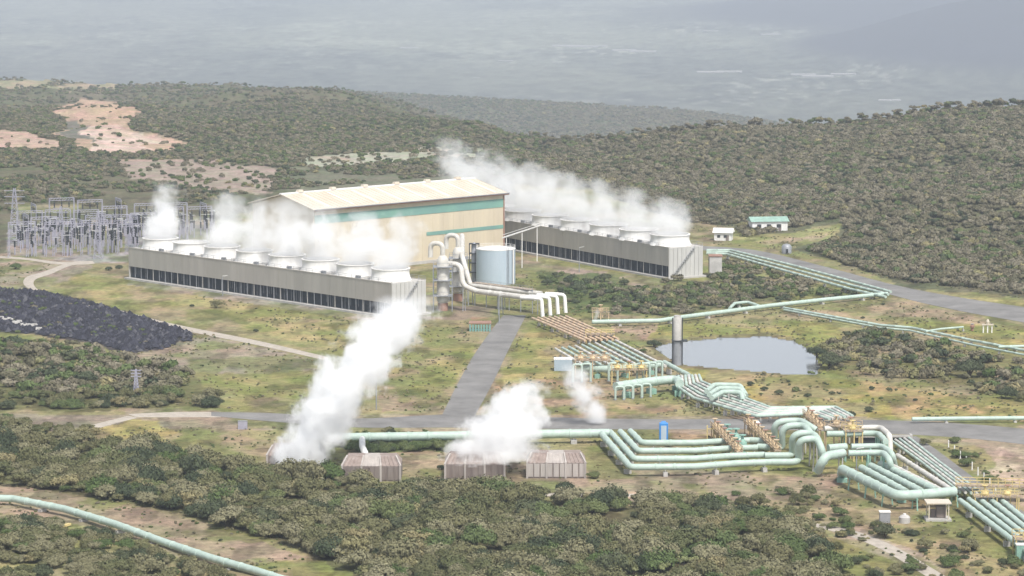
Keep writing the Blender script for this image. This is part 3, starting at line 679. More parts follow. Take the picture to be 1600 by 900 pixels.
# rack from the arches down towards the pond side
for k, P in enumerate(par([(832, 497, 1.6), (866, 511, 1.6), (914, 532, 1.6)], [(884, 494, 1.6), (920, 510, 1.6), (966, 530, 1.6)], 7)):
    pipeline(P, 0.34, 'brown_pipe', ORD[k] + ' rust and cream pipe below the four arches, counted from the access road', 'rust and cream pipes below the arches', sup=12)
for k, P in enumerate(par([(868, 545, 2.2), (916, 573, 2.2)], [(962, 532, 2.2), (1040, 572, 2.2)], 10)):
    pipeline(P, 0.36, 'mint' if k % 3 else 'pale_pipe', ORD[k] + ' pale mint pipe of the broad bed before the pond, counted from the container', 'broad bed of pale pipes', sup=12)
pipeline([(910, 575, 2.4), (960, 577, 2.4), (1000, 572, 2.4), (1034, 569, 2.4)], 0.9, 'mint', 'mint cross header closing the broad pipe bed', sup=8, supm='mint_dark')
pipeline([(962, 604, 3.0), (1010, 597, 3.0), (1058, 592, 3.0), (1062, 600, 3)], 1.1, 'mint', 'fat pale header under the small U bends', sup=8, supm='mint_dark')
pipeline([(1038, 566, 2.4), (1060, 578, 2.4), (1076, 586, 2.4)], 0.6, 'mint', 'pale pipe linking the bed to the stepped bundle', sup=9)
for k, P in enumerate(par([(1060, 588, 2.6), (1061, 606, 2.2), (1085, 622, 2.0), (1182, 650, 2.0), (1270, 646, 2.0), (1296, 655, 1.8)],
                          [(1092, 586, 2.6), (1096, 596, 2.2), (1120, 606, 2.0), (1204, 637, 2.0), (1306, 636, 2.0), (1332, 650, 1.8)], 7)):
    pipeline(P, 0.37, 'mint' if k % 2 == 0 else 'pale_pipe', ORD[k] + ' mint pipe of the stepped bundle above the road, counted from the near side', 'stepped pipe bundle above the road', sup=13)
for k, P in enumerate(par([(1112, 622, 3.4), (1130, 612, 3.6), (1158, 613, 3.6), (1161, 626, 2)], [(1104, 612, 3.4), (1116, 601, 3.6), (1156, 602, 3.6), (1166, 618, 2)], 3)):
    pipeline(P, 0.6, 'mint', ORD[k] + ' mint loop crossing over the stepped bundle, counted from the near side', 'loops over the stepped bundle', sup=7, fr=1.6)
# U bends
def ubend(px, py, hgt, wid, r, m, lab, grp):
    p = G(px, py); root = empty('pipe_bend', p, lab, 'pipe bend', grp)
    pipe_mesh([(-wid / 2, 0, 0), (-wid / 2, 0, hgt), (wid / 2, 0, hgt), (wid / 2, 0, 0)], r, fr=wid * 0.32, band=50).build('pipe', m, root, True)
    b = MB()
    for x in (-wid / 2, wid / 2): b.lathe((x, 0, 0), [(r * 1.35, 0), (r * 1.35, 0.25)], 12)
    b.build('flange', 'steel', root)
for k, (px, py) in enumerate(((1000, 600), (1010, 598.5), (1020, 597), (1030, 595))): ubend(px, py, 4.9, 1.5, 0.27, 'mint', ORD[k] + ' mint U bend from the left in the upper manifold row', 'upper row of U bends')
for k, (px, py) in enumerate(((968, 625), (982, 623.5), (996, 622), (1010, 620.5))): ubend(px, py, 3.2, 2.0, 0.27, 'mint', ORD[k] + ' mint U bend from the left in the lower row under the fat header', 'lower row of U bends')
for k, (px, py) in enumerate(((902, 598), (916, 597), (958, 596))): ubend(px, py, 4.6, 2.2, 0.3, 'mint', ORD[k] + ' mint U bend from the left at the orange valve stand', 'U bends beside the orange stand')

# right hand pipelines along the road and past the pond
for k, P in enumerate(par([(1104, 396, 1.5), (1135, 397, 1.5), (1230, 424, 1.5), (1330, 452, 1.5), (1384, 464, 1.5)], [(1104, 391, 1.5), (1142, 391, 1.5), (1240, 415, 1.5), (1340, 442, 1.5), (1392, 456, 1.5)], 3)):
    pipeline(P, 0.42, 'mint', ['near', 'middle', 'far'][k] + ' mint pipe of the trio following the hill road', 'trio of pipes along the hill road', sup=16)
pipeline([(925, 503, 1.3), (1030, 501, 1.3), (1070, 495, 1.3), (1140, 486, 1.3), (1200, 478, 1.3), (1290, 468, 1.3), (1386, 459, 1.3)], 0.62, 'mint', 'mint pipe passing behind the pond to the hill road', sup=16)
pipeline([(1140, 482, 1.6), (1148, 474, 1.8), (1168, 472, 1.8), (1186, 478, 1.5)], 0.45, 'mint', 'small mint expansion loop on the pipe behind the pond', sup=8)
for k, P in enumerate(par([(1225, 484, 1.0), (1375, 512, 1.0), (1420, 516, 1.0), (1520, 539, 1.0), (1640, 562, 1.0)], [(1225, 481, 1.0), (1375, 508, 1.0), (1424, 512, 1.0), (1520, 532, 1.0), (1640, 555, 1.0)], 2)):
    pipeline(P, 0.28 + 0.1 * k, 'mint', ['lower of the two thin pipes slanting above the right scrub', 'upper of the two thin pipes slanting above the right scrub'][k], 'two thin pipes above the right scrub', sup=15)
pipeline([(1446, 518, 1.2), (1470, 514, 1.2), (1505, 511, 1.2)], 0.3, 'mint', 'short thin pipe leading to the wellhead', sup=10)
pipeline([(1560, 542, 1.2), (1600, 541, 1.2), (1660, 545, 1.2)], 0.4, 'mint', 'thin pipe joining at the right edge beyond the pond', sup=10)
pipeline([(1425, 655, 1.0), (1500, 654, 1.0), (1640, 653, 1.0)], 0.5, 'mint', 'mint pipe lying along the far verge of the site road', sup=16)

# white pipes between vessels and arches
pipeline([(722, 368, 17.2), (722, 400, 14), (735, 446, 6.0), (780, 452, 6.0), (846, 459, 6.0)], 0.75, 'pale_pipe', 'cream pipe leaving the rear vessel for the arches', sup=14, supm='steel', fr=3)
pipeline([(697, 412, 13.5), (720, 413, 13.5), (723, 446, 7.5), (745, 455, 6.0), (800, 462, 6.0), (836, 466, 6.0)], 0.8, 'pale_pipe', 'cream pipe leaving the front vessel for the arches', sup=14, supm='steel', fr=3)
arch = [(836, 466), (848, 464), (860, 462), (872, 460)]
for k, (ax, ay) in enumerate(arch):
    pipeline([(ax - 22 + k, ay - 1, 6), (ax, ay, 6.2), (ax + 10, ay + 1, 6.0), (ax + 12, ay + 29, 0.9)], 0.55, 'white', ['first white arch from the left beside the access road', 'second white arch from the left beside the access road', 'third white arch from the left beside the access road', 'last white arch beside the access road, nearest the shrubs'][k], 'four white pipe arches', sup=30, fr=2.0, supports=False)
# vessels
def vessel(px, py, r, h, lab):
    root = empty('separator_vessel', G(px, py), lab, 'vessel', 'cream separator vessels')
    b = MB(); b.lathe((0, 0, 0), [(r * .8, 0), (r * .8, 2.5), (r, 2.8), (r, h - 2.2), (r * .9, h - 1.3), (r * .6, h - .5), (r * .35, h - .2)], 24); b.build('shell', 'pale_pipe', root, True)
    b = MB(); b.lathe((0, 0, 0), [(r * .86, 0), (r * .86, 2.3)], 24); b.build('skirt', 'redbrown', root, True)
    pipe_mesh([(0, 0, h - .4), (0, 0, h + 3.2), (-3.6, 1.5, h + 3.2), (-3.6, 1.5, h - 1)], 0.72, 1.8, 50).build('top_pipe', 'pale_pipe', root, True)
    b = MB()
    for z in (4.5, 9, 13):
        b.box((0, 0, z), (r * 2 + 2.2, r * 2 + 2.2, 0.15))
        for sx in (-1, 1):
            for sy in (-1, 1): b.bar((sx * (r + 1), sy * (r + 1), z), (sx * (r + 1), sy * (r + 1), z + 1.2), .09)
        for s in (-1, 1):
            b.bar((-(r + 1), s * (r + 1), z + 1.2), (r + 1, s * (r + 1), z + 1.2), .08); b.bar((s * (r + 1), -(r + 1), z + 1.2), (s * (r + 1), r + 1, z + 1.2), .08)
    b.build('platform', 'steel', root)
    for sx in (-1, 1):
        for sy in (-1, 1):
            b = MB(); b.bar((sx * (r + 1), sy * (r + 1), 0), (sx * (r + 1), sy * (r + 1), 13), .22); b.build('leg', 'steel', root)
vessel(692, 485, 1.75, 16.5, 'cream upright separator vessel nearer the cooling tower')
vessel(716, 470, 1.7, 16.5, 'cream upright separator vessel behind the front one')

# pipe gallery between vessels and arches: steel frame
g = empty('pipe_gallery', G(742, 478), 'grey steel gallery carrying the cream pipes past the tank', 'pipe rack')
o = G(742, 478); a = G(742, 478); c = G(832, 490)
b = MB()
for z in (4.6, 6.8):
    for w in (0, 3.2): b.bar(Vector((0, w, z)), c - a + Vector((0, w, z)), 0.22)
for k in range(19):
    p = (c - a) * (k / 18); b.bar(p + Vector((0, 0, 6.8)), p + Vector((0, 0, 7.9)), .08); b.bar(p + Vector((0, 3.2, 4.6)), p + Vector((0, 3.2, 6.8)), .1)
b.bar(Vector((0, 0, 7.9)), c - a + Vector((0, 0, 7.9)), .08)
b.build('frame', 'steel', g)
b = MB(); b.bar(Vector((0, 1.6, 6.85)), c - a + Vector((0, 1.6, 6.85)), 3.2, 0.08); b.build('walkway', 'grating', g)
for k in range(6):
    for w in (0, 3.2):
        b = MB(); p = (c - a) * (k / 5); b.bar(p + Vector((0, w, 0)), p + Vector((0, w, 6.8)), 0.25); b.build('post', 'steel', g)

# tank
tc = G(774.5, 443); tr = 31 * tc.y / F; tc.y += tr * 0.3
th = 58 / 603 * 120 * 0.93
t = empty('storage_tank', tc, 'pale blue round storage tank between the power house and the road', 'tank')
b = MB(); b.lathe((0, 0, 0), [(tr, 0), (tr, th)], 48); b.build('shell', 'tank_blue', t, True)
b = MB(); b.lathe((0, 0, th), [(tr * 1.01, 0), (tr * 1.01, .2), (tr * .5, .7), (0.4, .95)], 48); b.build('roof', 'white', t, True)
b = MB()
for z in (0.6, 1.15):
    for k in range(36):
        a0, a1 = k * math.pi / 18, (k + 1) * math.pi / 18; rr = tr * .98
        b.bar((rr * math.cos(a0), rr * math.sin(a0), th + z), (rr * math.cos(a1), rr * math.sin(a1), th + z), .07)
for k in range(18): a0 = k * math.pi / 9; b.bar((tr * .98 * math.cos(a0), tr * .98 * math.sin(a0), th), (tr * .98 * math.cos(a0), tr * .98 * math.sin(a0), th + 1.15), .08)
b.build('handrail', 'white', t)
b = MB()
for s in (-.35, .35): b.bar((tr * .62 + s, -tr * .82, 0), (tr * .62 + s, -tr * .82, th + 1.2), .12)
for k in range(28): b.bar((tr * .62 - .35, -tr * .82, k * .42), (tr * .62 + .35, -tr * .82, k * .42), .07)
b.build('ladder', 'steel', t)
b = MB(); b.bar((tr * .9, -tr * .6, 0), (tr * .9, -tr * .6, th + .5), .4); b.build('overflow_pipe', 'white', t)
# dark frame left of tank
b = MB()
r0 = empty('pipe_stand', G(741, 440), 'dark steel stand squeezed between vessels and tank', 'pipe stand')
for x in (-1.5, 1.5):
    for y in (-1.5, 1.5): b.bar((x, y, 0), (x, y, 12), .25)
for z in (3, 6, 9, 12):
    b.box((0, 0, z), (3.3, 3.3, .15))
b.build('frame', 'dark', r0)
b = MB(); b.lathe((0, 0, 0), [(.9, 0), (.9, 11.5), (.3, 12.4)], 16); b.build('riser', 'steel', r0, True)
# high cable bridge from tank to right tower
g = empty('cable_bridge', G(785, 436), 'slim white cable bridge between tank and right cooling tower', 'cable bridge')
a = Vector((0, 0, 0)); e = G(845, 352, 11.5) - G(785, 436)
b = MB(); b.bar((0, 6, 12.5), e, .35); b.bar((0, 6, 13.4), e + Vector((0, 0, .8)), .12); b.build('beam', 'white', g)
for k in (0.1, 0.5, 0.9):
    p = Vector((0, 6, 12.5)).lerp(e, k); b = MB(); b.bar((p.x, p.y, 0), p, .25); b.build('post', 'white', g)

# ------------------------------------------------------------------ silencers
def silencer(px, py, w, lab, pale=False, dark=False):
    o = G(px, py); s = o.y / F; W = w * s; D = 9.0; Hh = 3.2
    root = empty('silencer', o, lab, 'silencer', 'timber silencers')
    y0 = 0; 
    for nm, (c, d) in {'front_wall': ((0, 0, Hh / 2), (W, .3, Hh)), 'back_wall': ((0, D, Hh / 2), (W, .3, Hh)), 'side_wall': ((-W / 2, D / 2, Hh / 2), (.3, D, Hh))}.items():
        b = MB(); b.box(c, d); b.build(nm, 'timber', root)
    b = MB(); b.box((W / 2, D / 2, Hh / 2), (.3, D, Hh)); b.build('side_wall', 'timber', root)
    # tapered hood
    k = 0.84; z1 = Hh + 1.5
    for s0, (x0, x1) in enumerate(((-1, -.3), (-.3, .32), (.32, 1))):
        b = MB(); mm = 'timber_pale' if (pale and s0 == 1) else 'timber_roof'
        X = lambda t_, top: t_ * W / 2 * (k if top else 1.02)
        yb, yt = -0.15, D * .34
        vs = [(X(x0, 0), yb, Hh), (X(x1, 0), yb, Hh), (X(x1, 1), yt, z1), (X(x0, 1), yt, z1), (X(x1, 1), D * .8, z1), (X(x0, 1), D * .8, z1), (X(x1, 0), D, Hh), (X(x0, 0), D, Hh)]
        b.add(vs, [(0, 1, 2, 3), (3, 2, 4, 5), (5, 4, 6, 7), (0, 3, 5, 7), (1, 6, 4, 2)])
        for q in range(5):
            t_ = x0 + (x1 - x0) * (q + .5) / 5
            b.bar((X(t_, 0), yb, Hh + .06), (X(t_, 1), yt, z1 + .06), .16, .14)
        b.build('hood', mm, root)
    for t_ in (-1, -.33, .33, 1):
        b = MB(); b.bar((t_ * W / 2, -.25, 0), (t_ * W / 2, -.25, Hh + .2), .42); b.bar((t_ * W / 2 * 1.02, -.3, Hh), (t_ * W / 2 * k, D * .34, z1 + .15), .34); b.build('post', 'timber_pale', root)
    b = MB()
    for q in range(9): b.box((-W / 2 + W * (q + .5) / 9, -.2, Hh / 2 + .1), (W / 9 * .82, .14, Hh * .86))
    b.build('boarding', 'timber_pale' if dark else 'timber', root)
silencer(461, 735, 88, 'timber silencer farthest left, swallowed by the tall steam plume')
silencer(580, 752, 92, 'timber silencer with pale middle hood panel', True)
silencer(742, 749, 94, 'timber silencer under the wide white steam cloud')
silencer(869, 747, 92, 'timber silencer at the right of the steam cloud, clear of steam', True, True)

# ------------------------------------------------------------------ valve stations / platforms
def platform(px, py, L, W, z, rz, lab, m='orange', posts=True, valves=3, grp=None):
    root = empty('valve_platform', G(px, py), lab, 'platform', grp, rz)
    b = MB(); b.box((L / 2, W / 2, z), (L, W, .18)); b.build('deck', 'grating', root)
    b = MB()
    for y in (0, W):
        for zz in (.6, 1.2): b.bar((0, y, z + zz), (L, y, z + zz), .11)
        for k in range(int(L / 1.4) + 1): b.bar((min(k * 1.4, L), y, z), (min(k * 1.4, L), y, z + 1.2), .11)
    b.build('handrail', m, root)
    for x in [0.2 + (L - .4) * q / max(2, int(L / 6)) for q in range(max(2, int(L / 6)) + 1)]:
        for y in (.2, W - .2):
            b = MB(); b.bar((x, y, 0), (x, y, z), .24); b.build('post', m, root)
    for k in range(valves):
        x = L * (k + .5) / valves
        b = MB(); b.lathe((x, W / 2, z), [(.6, 0), (.75, .5), (.4, .9), (.2, 1.0), (.2, 2.0)], 12); b.box((x, W / 2, z + 1.0), (1.5, .35, .35)); b.bar((x - .6, W / 2, z - 1.6), (x - .6, W / 2, z + 1.0), .2); b.bar((x + .6, W / 2, z - 1.6), (x + .6, W / 2, z + 1.0), .2)
        vv = b.build('valve', m, root, True)
        b = MB(); b.lathe((x, W / 2, z + 2.0), [(.6, 0), (.66, .08), (.6, .16)], 14); b.build('handwheel', 'redbrown' if k % 2 else m, vv, True)
    return root
platform(1110, 684, 34, 1.3, 2.6, R(-84), 'orange railed valve platform across the four pipes, left of the green valves', valves=8)
platform(1162, 678, 38, 1.3, 2.7, R(-84), 'orange railed valve platform across the four pipes, next to the loops', valves=9)
platform(1254, 678, 22, 1.5, 4.6, R(-86), 'orange valve platform high behind the loops by the road', valves=4)
platform(1288, 712, 7, 4, 6.6, R(-35), 'orange railing platform at the right shoulder of the loops', valves=2)
platform(1320, 722, 4, 4, 6.6, R(5), 'brass railed platform over the short mint stub', 'yellow', valves=1)
platform(1493, 784, 15, 3.4, 3.2, R(-8), 'yellow railed crossover where the rack meets the service strip', 'yellow', valves=0)
platform(1522, 800, 9, 3.0, 3.0, R(0), 'yellow pipe gantry just below the railed crossover', 'yellow', valves=2)
platform(1586, 872, 5, 4, 3.4, R(0), 'yellow stand at the bottom right corner over green cabinet', 'yellow', valves=1)
platform(898, 592, 9, 3, 4.6, R(0), 'orange valve stand between broad pipe bed and U bends', valves=3)
platform(955, 602, 9, 2.4, 3.8, R(0), 'yellow railing row in front of the upper U bends', 'yellow', valves=3)
platform(915, 536, 8, 1.4, 2.4, R(0), 'tan crossing bridge over the end of the rust pipes', 'yellow', valves=0)
platform(925, 500, 5, 1.2, 2.2, R(0), 'tiny valve deck where steam leaks behind the rust pipes', 'orange', valves=1)
# green valve cluster between platforms
for k, (px, py) in enumerate(((1136, 693), (1140, 700), (1146, 708), (1150, 700), (1152, 714), (1160, 710))):
    root = empty('gate_valve', G(px, py), ORD[k] + ' dark green gate valve from the left between the two orange platforms', 'valve', 'green gate valves')
    b = MB(); b.lathe((0, 0, 0), [(.7, 0), (.7, 1.2), (1.0, 1.5), (1.0, 2.6), (.5, 3.2), (.3, 3.4), (.3, 4.2)], 14); b.build('body', 'mint_dark', root, True)
    b = MB(); b.lathe((0, 0, 4.2), [(.8, 0), (.8, .15)], 14); b.build('handwheel', 'mint_dark', root)
# yellow goal-post frame, white drum
root = empty('pipe_stand', G(1112, 688), 'bright yellow post frame beside the far end of the four pipes', 'frame')
for x in (-1, 0.4, 1.8): 
    b = MB(); b.bar((x, 0, 0), (x, 0, 3.4), .25); b.build('post', 'yellow', root)
b = MB(); b.bar((-1, 0, 2.6), (1.8, 0, 2.6), .2); b.build('rail', 'yellow', root)
root = empty('drum', G(1180, 682), 'small white domed drum behind the orange platforms', 'drum')
b = MB(); b.lathe((0, 0, 0), [(1.0, 1.0), (1.15, 1.2), (1.15, 3.0), (.7, 3.6), (.1, 3.8)], 20); b.build('shell', 'white', root, True)
for x in (-.8, .8):
    b = MB(); b.bar((x, 0, 0), (x, 0, 1.2), .2); b.build('leg', 'steel', root)
root = empty('culvert', G(1330, 694), 'concrete culvert with opening painted shade-dark, carrying the road over the slanting bundle', 'culvert')
cw = (1424 - 1330) / F * G(1330, 694).y
b = MB(); b.box((cw / 2, .3, 1.75), (cw, .5, .5)); b.box((-.2, 1.2, 1), (.5, 2.4, 2)); b.box((cw + .2, 1.2, 1), (.5, 2.4, 2)); b.build('headwall', 'concrete', root)
b = MB(); b.box((cw / 2, .7, .75), (cw - .1, .2, 1.5)); b.build('mouth_shade', 'dark', root)  # dark box stands in for the shade inside the culvert opening
# blue cabinet
root = empty('cabinet', G(1037, 690), 'bright blue upright cabin beside the road', 'cabin')
b = MB(); b.box((0, .8, 2.1), (1.9, 1.7, 3.9)); b.build('body', 'blue', root)
b = MB(); b.box((0, .8, 4.2), (1.5, 1.5, .5), taper=.6); b.build('roof', 'blue', root)
b = MB(); b.box((0, -.1, 2.0), (1.2, .08, 3.2)); b.build('door', 'tank_blue', root)
# container left of bed
root = empty('container', G(880, 580), 'pale blue grey container at the left end of the broad pipe bed', 'container')
b = MB(); b.box((0, 2, 1.5), (4.6, 4, 2.9)); b.build('body', 'tank_blue', root)
b = MB()
for k in range(12): b.box((-2.2 + k * .4, -.04, 1.5), (.12, .08, 2.6))
b.build('rib', 'tank_blue', root)
b = MB(); b.box((0, 2, 3.0), (4.7, 4.1, .12)); b.build('roof', 'white', root)
# vent tower by the pond
root = empty('vent_tower', G(1058, 570), 'grey vertical vent tower with dark lower half at the pond edge', 'tower')
b = MB(); b.lathe((0, 0, 0), [(1.25, 0), (1.2, 6.2)], 18); b.build('lower_shaft', 'steel', root, True)
b = MB(); b.lathe((0, 0, 6.5), [(1.15, 0), (1.15, 5.6), (.9, 6.0), (.9, 6.4)], 18); b.build('upper_shaft', 'concrete', root, True)
b = MB(); b.box((0.6, 0, 6.35), (4.0, 3.0, .25)); b.build('ring_deck', 'dark', root)
for x in (-1.3, 1.3):
    b = MB(); b.bar((x, -.6, 0), (x, -.6, 12.4), .22); b.build('post', 'dark', root)
# shelters etc.
root = empty('gas_shelter', G(1467, 815), 'open kiosk with cream roof and timber base below the rack', 'kiosk')
b = MB(); b.box((0, 2, .2), (5.0, 4.0, .4)); b.build('base', 'concrete', root)
b = MB(); b.box((0, 2, 3.55), (4.8, 4.2, .25)); b.build('roof', 'roof_cream', root)
for x in (-1.9, 1.9):
    for y in (.3, 3.6):
        b = MB(); b.bar((x, y, .4), (x, y, 3.5), .2); b.build('post', 'roof_cream', root)
b = MB(); b.box((.6, 2.2, 1.6), (1.8, 1.6, 2.2)); b.box((-.9, 2.4, 1.2), (.9, 1, 1.5)); b.build('panel_box', 'timber', root)
root = empty('equipment_cabinet', G(1383, 817), 'dark cabinet with white top left of the kiosk', 'cabinet')
b = MB(); b.box((0, .8, 1.0), (2.0, 1.6, 2.0)); b.build('body', 'steel', root)
b = MB(); b.box((0, .8, 2.08), (2.2, 1.8, .16)); b.build('lid', 'white', root)
root = empty('water_tank', G(1414, 818), 'small pale round tank between dark cabinet and kiosk', 'tank')
b = MB(); b.lathe((0, .8, 0), [(1.1, 0), (1.1, 1.1), (.7, 1.5), (.1, 1.6)], 20); b.build('shell', 'concrete', root, True)
b = MB(); b.lathe((0, .8, 1.55), [(.3, 0), (.3, .25)], 12); b.build('hatch', 'white', root, True)
root = empty('equipment_cabinet', G(1597, 876), 'dark green cabinet under the corner yellow stand', 'cabinet')
b = MB(); b.box((0.3, .8, 1.4), (2.6, 1.6, 2.8)); b.build('body', 'mint_dark', root)
b = MB(); b.box((0.3, .8, 2.9), (2.8, 1.8, .15)); b.build('lid', 'white', root)
root = empty('equipment_cabinet', G(379, 671), 'small mauve grey cabinet on the road verge, left of the plume', 'cabinet')
b = MB(); b.box((0, .5, .9), (2.1, 1.0, 1.8)); b.build('body', 'lilac_steel', root)
b = MB(); b.box((0, .5, 1.85), (2.2, 1.1, .1)); b.build('lid', 'steel', root)
root = empty('open_shelter', G(750, 518), 'low shelter with green sides beside the access road', 'shelter')
b = MB(); b.box((0, 3, 2.2), (6.2, 5, .2)); b.build('roof', 'redbrown', root)
b = MB()
for k in range(8): b.box((-2.7 + k * .77, 0, .95), (.5, .12, 1.9))
b.box((0, .1, .5), (5.9, .12, .2)); b.build('side_panel', 'green_band', root)
for x in (-2.9, 2.9):
    for y in (.6, 5.4):
        b = MB(); b.bar((x, y, 0), (x, y, 2.1), .2); b.build('post', 'steel', root)
root = empty('plank_rack', G(96, 826), 'pale yellow sleeper lying beside the long near pipe', 'sleeper')
b = MB(); b.bar((-1.2, -1.2, .3), (1.4, 2.0, .5), .6, .4); b.build('beam', 'yellow', root)
b = MB(); b.bar((-1.8, -1.0, .15), (.2, -1.2, .15), .5, .3); b.build('foot', 'white', root)
# wellhead on the right
root = empty('wellhead', G(1543, 520), 'small cream wellhead assembly on the grass beyond the pond', 'wellhead')
for x in (-1.2, 0, 1.2):
    b = MB(); b.bar((x, 0, 0), (x, 0, 2.4), .3); b.build('post', 'white', root)
b = MB(); b.box((0, 0, 2.3), (3.2, .8, .3)); b.lathe((0, 0, 2.4), [(.4, 0), (.5, .8), (.2, 1.4)], 10); b.build('valve', 'roof_cream', root)
root = empty('wellhead', G(1519, 517), 'small rusty well valve left of the cream wellhead', 'wellhead')
b = MB(); b.lathe((0, 0, 0), [(.4, 0), (.4, .8), (.7, 1.0), (.7, 1.5), (.2, 1.9)], 10); b.build('body', 'redbrown', root)
b = MB(); b.lathe((0, 0, 1.9), [(.5, 0), (.5, .1)], 10); b.build('handwheel', 'steel', root)
# houses
def house(p, w, d, h, rz, roof, lab, nwin):
    root = empty('house', p, lab, 'house', None, rz)
    b = MB(); b.box((0, d / 2, h / 2), (w, d, h)); wl = b.build('wall', 'white', root)
    b = MB(); o = .6; ri = 1.5
    vs = [(-w / 2 - o, -o, h), (w / 2 + o, -o, h), (w / 2 + o, d + o, h), (-w / 2 - o, d + o, h), (-w / 2 - o, d / 2, h + ri), (w / 2 + o, d / 2, h + ri)]
    b.add(vs, [(0, 1, 5, 4), (2, 3, 4, 5), (0, 4, 3), (1, 2, 5), (3, 2, 1, 0)]); b.build('roof', roof, root)
    for k in range(nwin):
        x = -w / 2 + w * (k + .7) / (nwin + .6); b = MB(); b.box((x, -.03, h * .55), (w / nwin * .35, .12, h * .34)); f = b.build('window', 'dark', root)
    b = MB(); b.box((w * .28, -.03, h * .36), (1.1, .1, h * .7)); b.build('door', 'timber', root)
p = T(1203, 362)
house(p, 13.0, 7, 3.6, R(8), 'house_green', 'white house with green roof on the grass below the hill', 3)
p = T(1129, 377)
house(p, 6.0, 5, 2.8, R(-12), 'white', 'little white shed beside the end of the right cooling tower', 2)
p = T(1229, 396)
root = empty('water_tank', p, 'small dark grey tank hut between house and hill road', 'tank')
b = MB(); b.lathe((0, 0, 0), [(1.7, 0), (1.7, 2.4), (1.2, 3.0), (.3, 3.3)], 18); b.build('shell', 'steel', root, True)
b = MB(); b.box((0, -1.7, .9), (.8, .1, 1.6)); b.build('door', 'dark', root)

# small annex buildings round the right tower
root = empty('annexe', G(1090, 438), 'rust trimmed annexe on the far side of the right cooling tower', 'annexe')
q = NR + vR * 14.5 - uR * 0 
root.location = (q.x, q.y, 0)
b = MB(); b.box((3.0, 3, 3.2), (4.0, 5, 6.4)); b.build('wall', 'concrete', root)
b = MB(); b.box((3.0, 3, 6.5), (4.4, 5.4, .25)); b.build('roof', 'redbrown', root)

# ------------------------------------------------------------------ switchyard
def make_gantry(wid, h):
    root = bpy.data.objects.new('switchyard_gantry', None); COL.objects.link(root)
    for x in (-wid / 2, wid / 2):
        b = MB()
        for sx in (-.35, .35): b.bar((x + sx, 0, 0), (x + sx * .3, 0, h), .16)
        for k in range(6):
            z = h * k / 6; s = .35 - .25 * k / 6; b.bar((x - s, 0, z), (x + s, 0, z + h / 6), .1)
        b.build('leg', 'lilac_steel', root)
    b = MB(); b.bar((-wid / 2, 0, h), (wid / 2, 0, h), .2); b.bar((-wid / 2, 0, h - .8), (wid / 2, 0, h - .8), .16)
    for k in range(8): x = -wid / 2 + wid * k / 8; b.bar((x, 0, h - .8), (x + wid / 8, 0, h), .1)
    b.build('beam', 'lilac_steel', root)
    for k in (-.3, 0, .3):
        b = MB(); b.lathe((wid * k, 0, h - 3.2), [(.12, 0), (.3, .2), (.14, .5), (.3, .8), (.14, 1.1), (.3, 1.4), (.12, 1.8), (.1, 2.4)], 6); b.build('insulator', 'dark', root)
    return root
def copy_tree(o, parent=None):
    c = o.copy(); COL.objects.link(c)
    if parent: c.parent = parent
    for ch in [x for x in bpy.data.objects if x.parent == o]: copy_tree(ch, c)
    return c
def copy_fast(o, kids):
    c = o.copy(); COL.objects.link(c)
    for ch, sub in kids:
        d = ch.copy(); COL.objects.link(d); d.parent = c
        for s in sub: e = s.copy(); COL.objects.link(e); e.parent = d
    return c
def kids_of(o):
    return [(c, [s for s in bpy.data.objects if s.parent == c]) for c in bpy.data.objects if c.parent == o]
gan = make_gantry(9.0, 11.0); tag(gan, 'grey lattice gantry among the rows of the switchyard', 'gantry', 'switchyard gantries'); kg = kids_of(gan)
first = True; A0 = G(30, 395); A1 = G(222, 372)
for row, (ya, yb) in enumerate(((402, 396), (388, 382), (372, 374), (360, 362))):
    n = 7
    for k in range(n):
        px = 35 + ((205 if row < 2 else 300) - 35) * k / (n - 1) + row * 6; py = ya + (yb - ya) * k / (n - 1)
        o = gan if first else copy_fast(gan, kg); first = False
        o['label'] = ORD[k] + ' grey gantry from the left in the ' + ['front', 'second', 'third', 'rear'][row] + ' row of the switchyard'
        o.location = G(px, py); o.rotation_euler = (0, 0, R(20 + (row % 2) * 90 if k % 3 == 0 else 20)); o.scale = (1, 1, rnd.uniform(.85, 1.1))
post = bpy.data.objects.new('insulator_post', None); COL.objects.link(post); tag(post, 'slim insulator post standing in the switchyard gravel', 'post', 'switchyard insulator posts')
b = MB(); b.bar((0, 0, 0), (0, 0, 3), .35); b.build('stand', 'lilac_steel', post)
b = MB(); b.lathe((0, 0, 3), [(.2, 0), (.38, .3), (.2, .6), (.38, .9), (.2, 1.2), (.38, 1.5), (.2, 1.8), (.38, 2.1), (.2, 2.6)], 8); b.build('insulator', 'dark', post, True)
b = MB(); b.bar((-1.4, 0, 5.7), (1.4, 0, 5.7), .14); b.build('bus_bar', 'silver', post)
kp = kids_of(post); first = True
for k in range(220):
    px = rnd.uniform(22, 232) if k % 3 else rnd.uniform(200, 335); py = rnd.uniform(366, 404 if px < 215 else 386) - (px - 22) * .04
    o = post if first else copy_fast(post, kp); first = False
    o['label'] = 'insulator post, ' + ('rear' if py < 377 else 'middle' if py < 389 else 'front') + ' of switchyard, ' + ('by tallest mast' if px < 75 else 'near the second mast' if px < 125 else 'near the mast before its middle' if px < 180 else 'near the cooling tower')
    o['group'] = o['label']
    o.location = G(px, py); o.rotation_euler = (0, 0, R(rnd.choice([20, 110]))); o.scale = (1, 1, rnd.uniform(.8, 1.5))
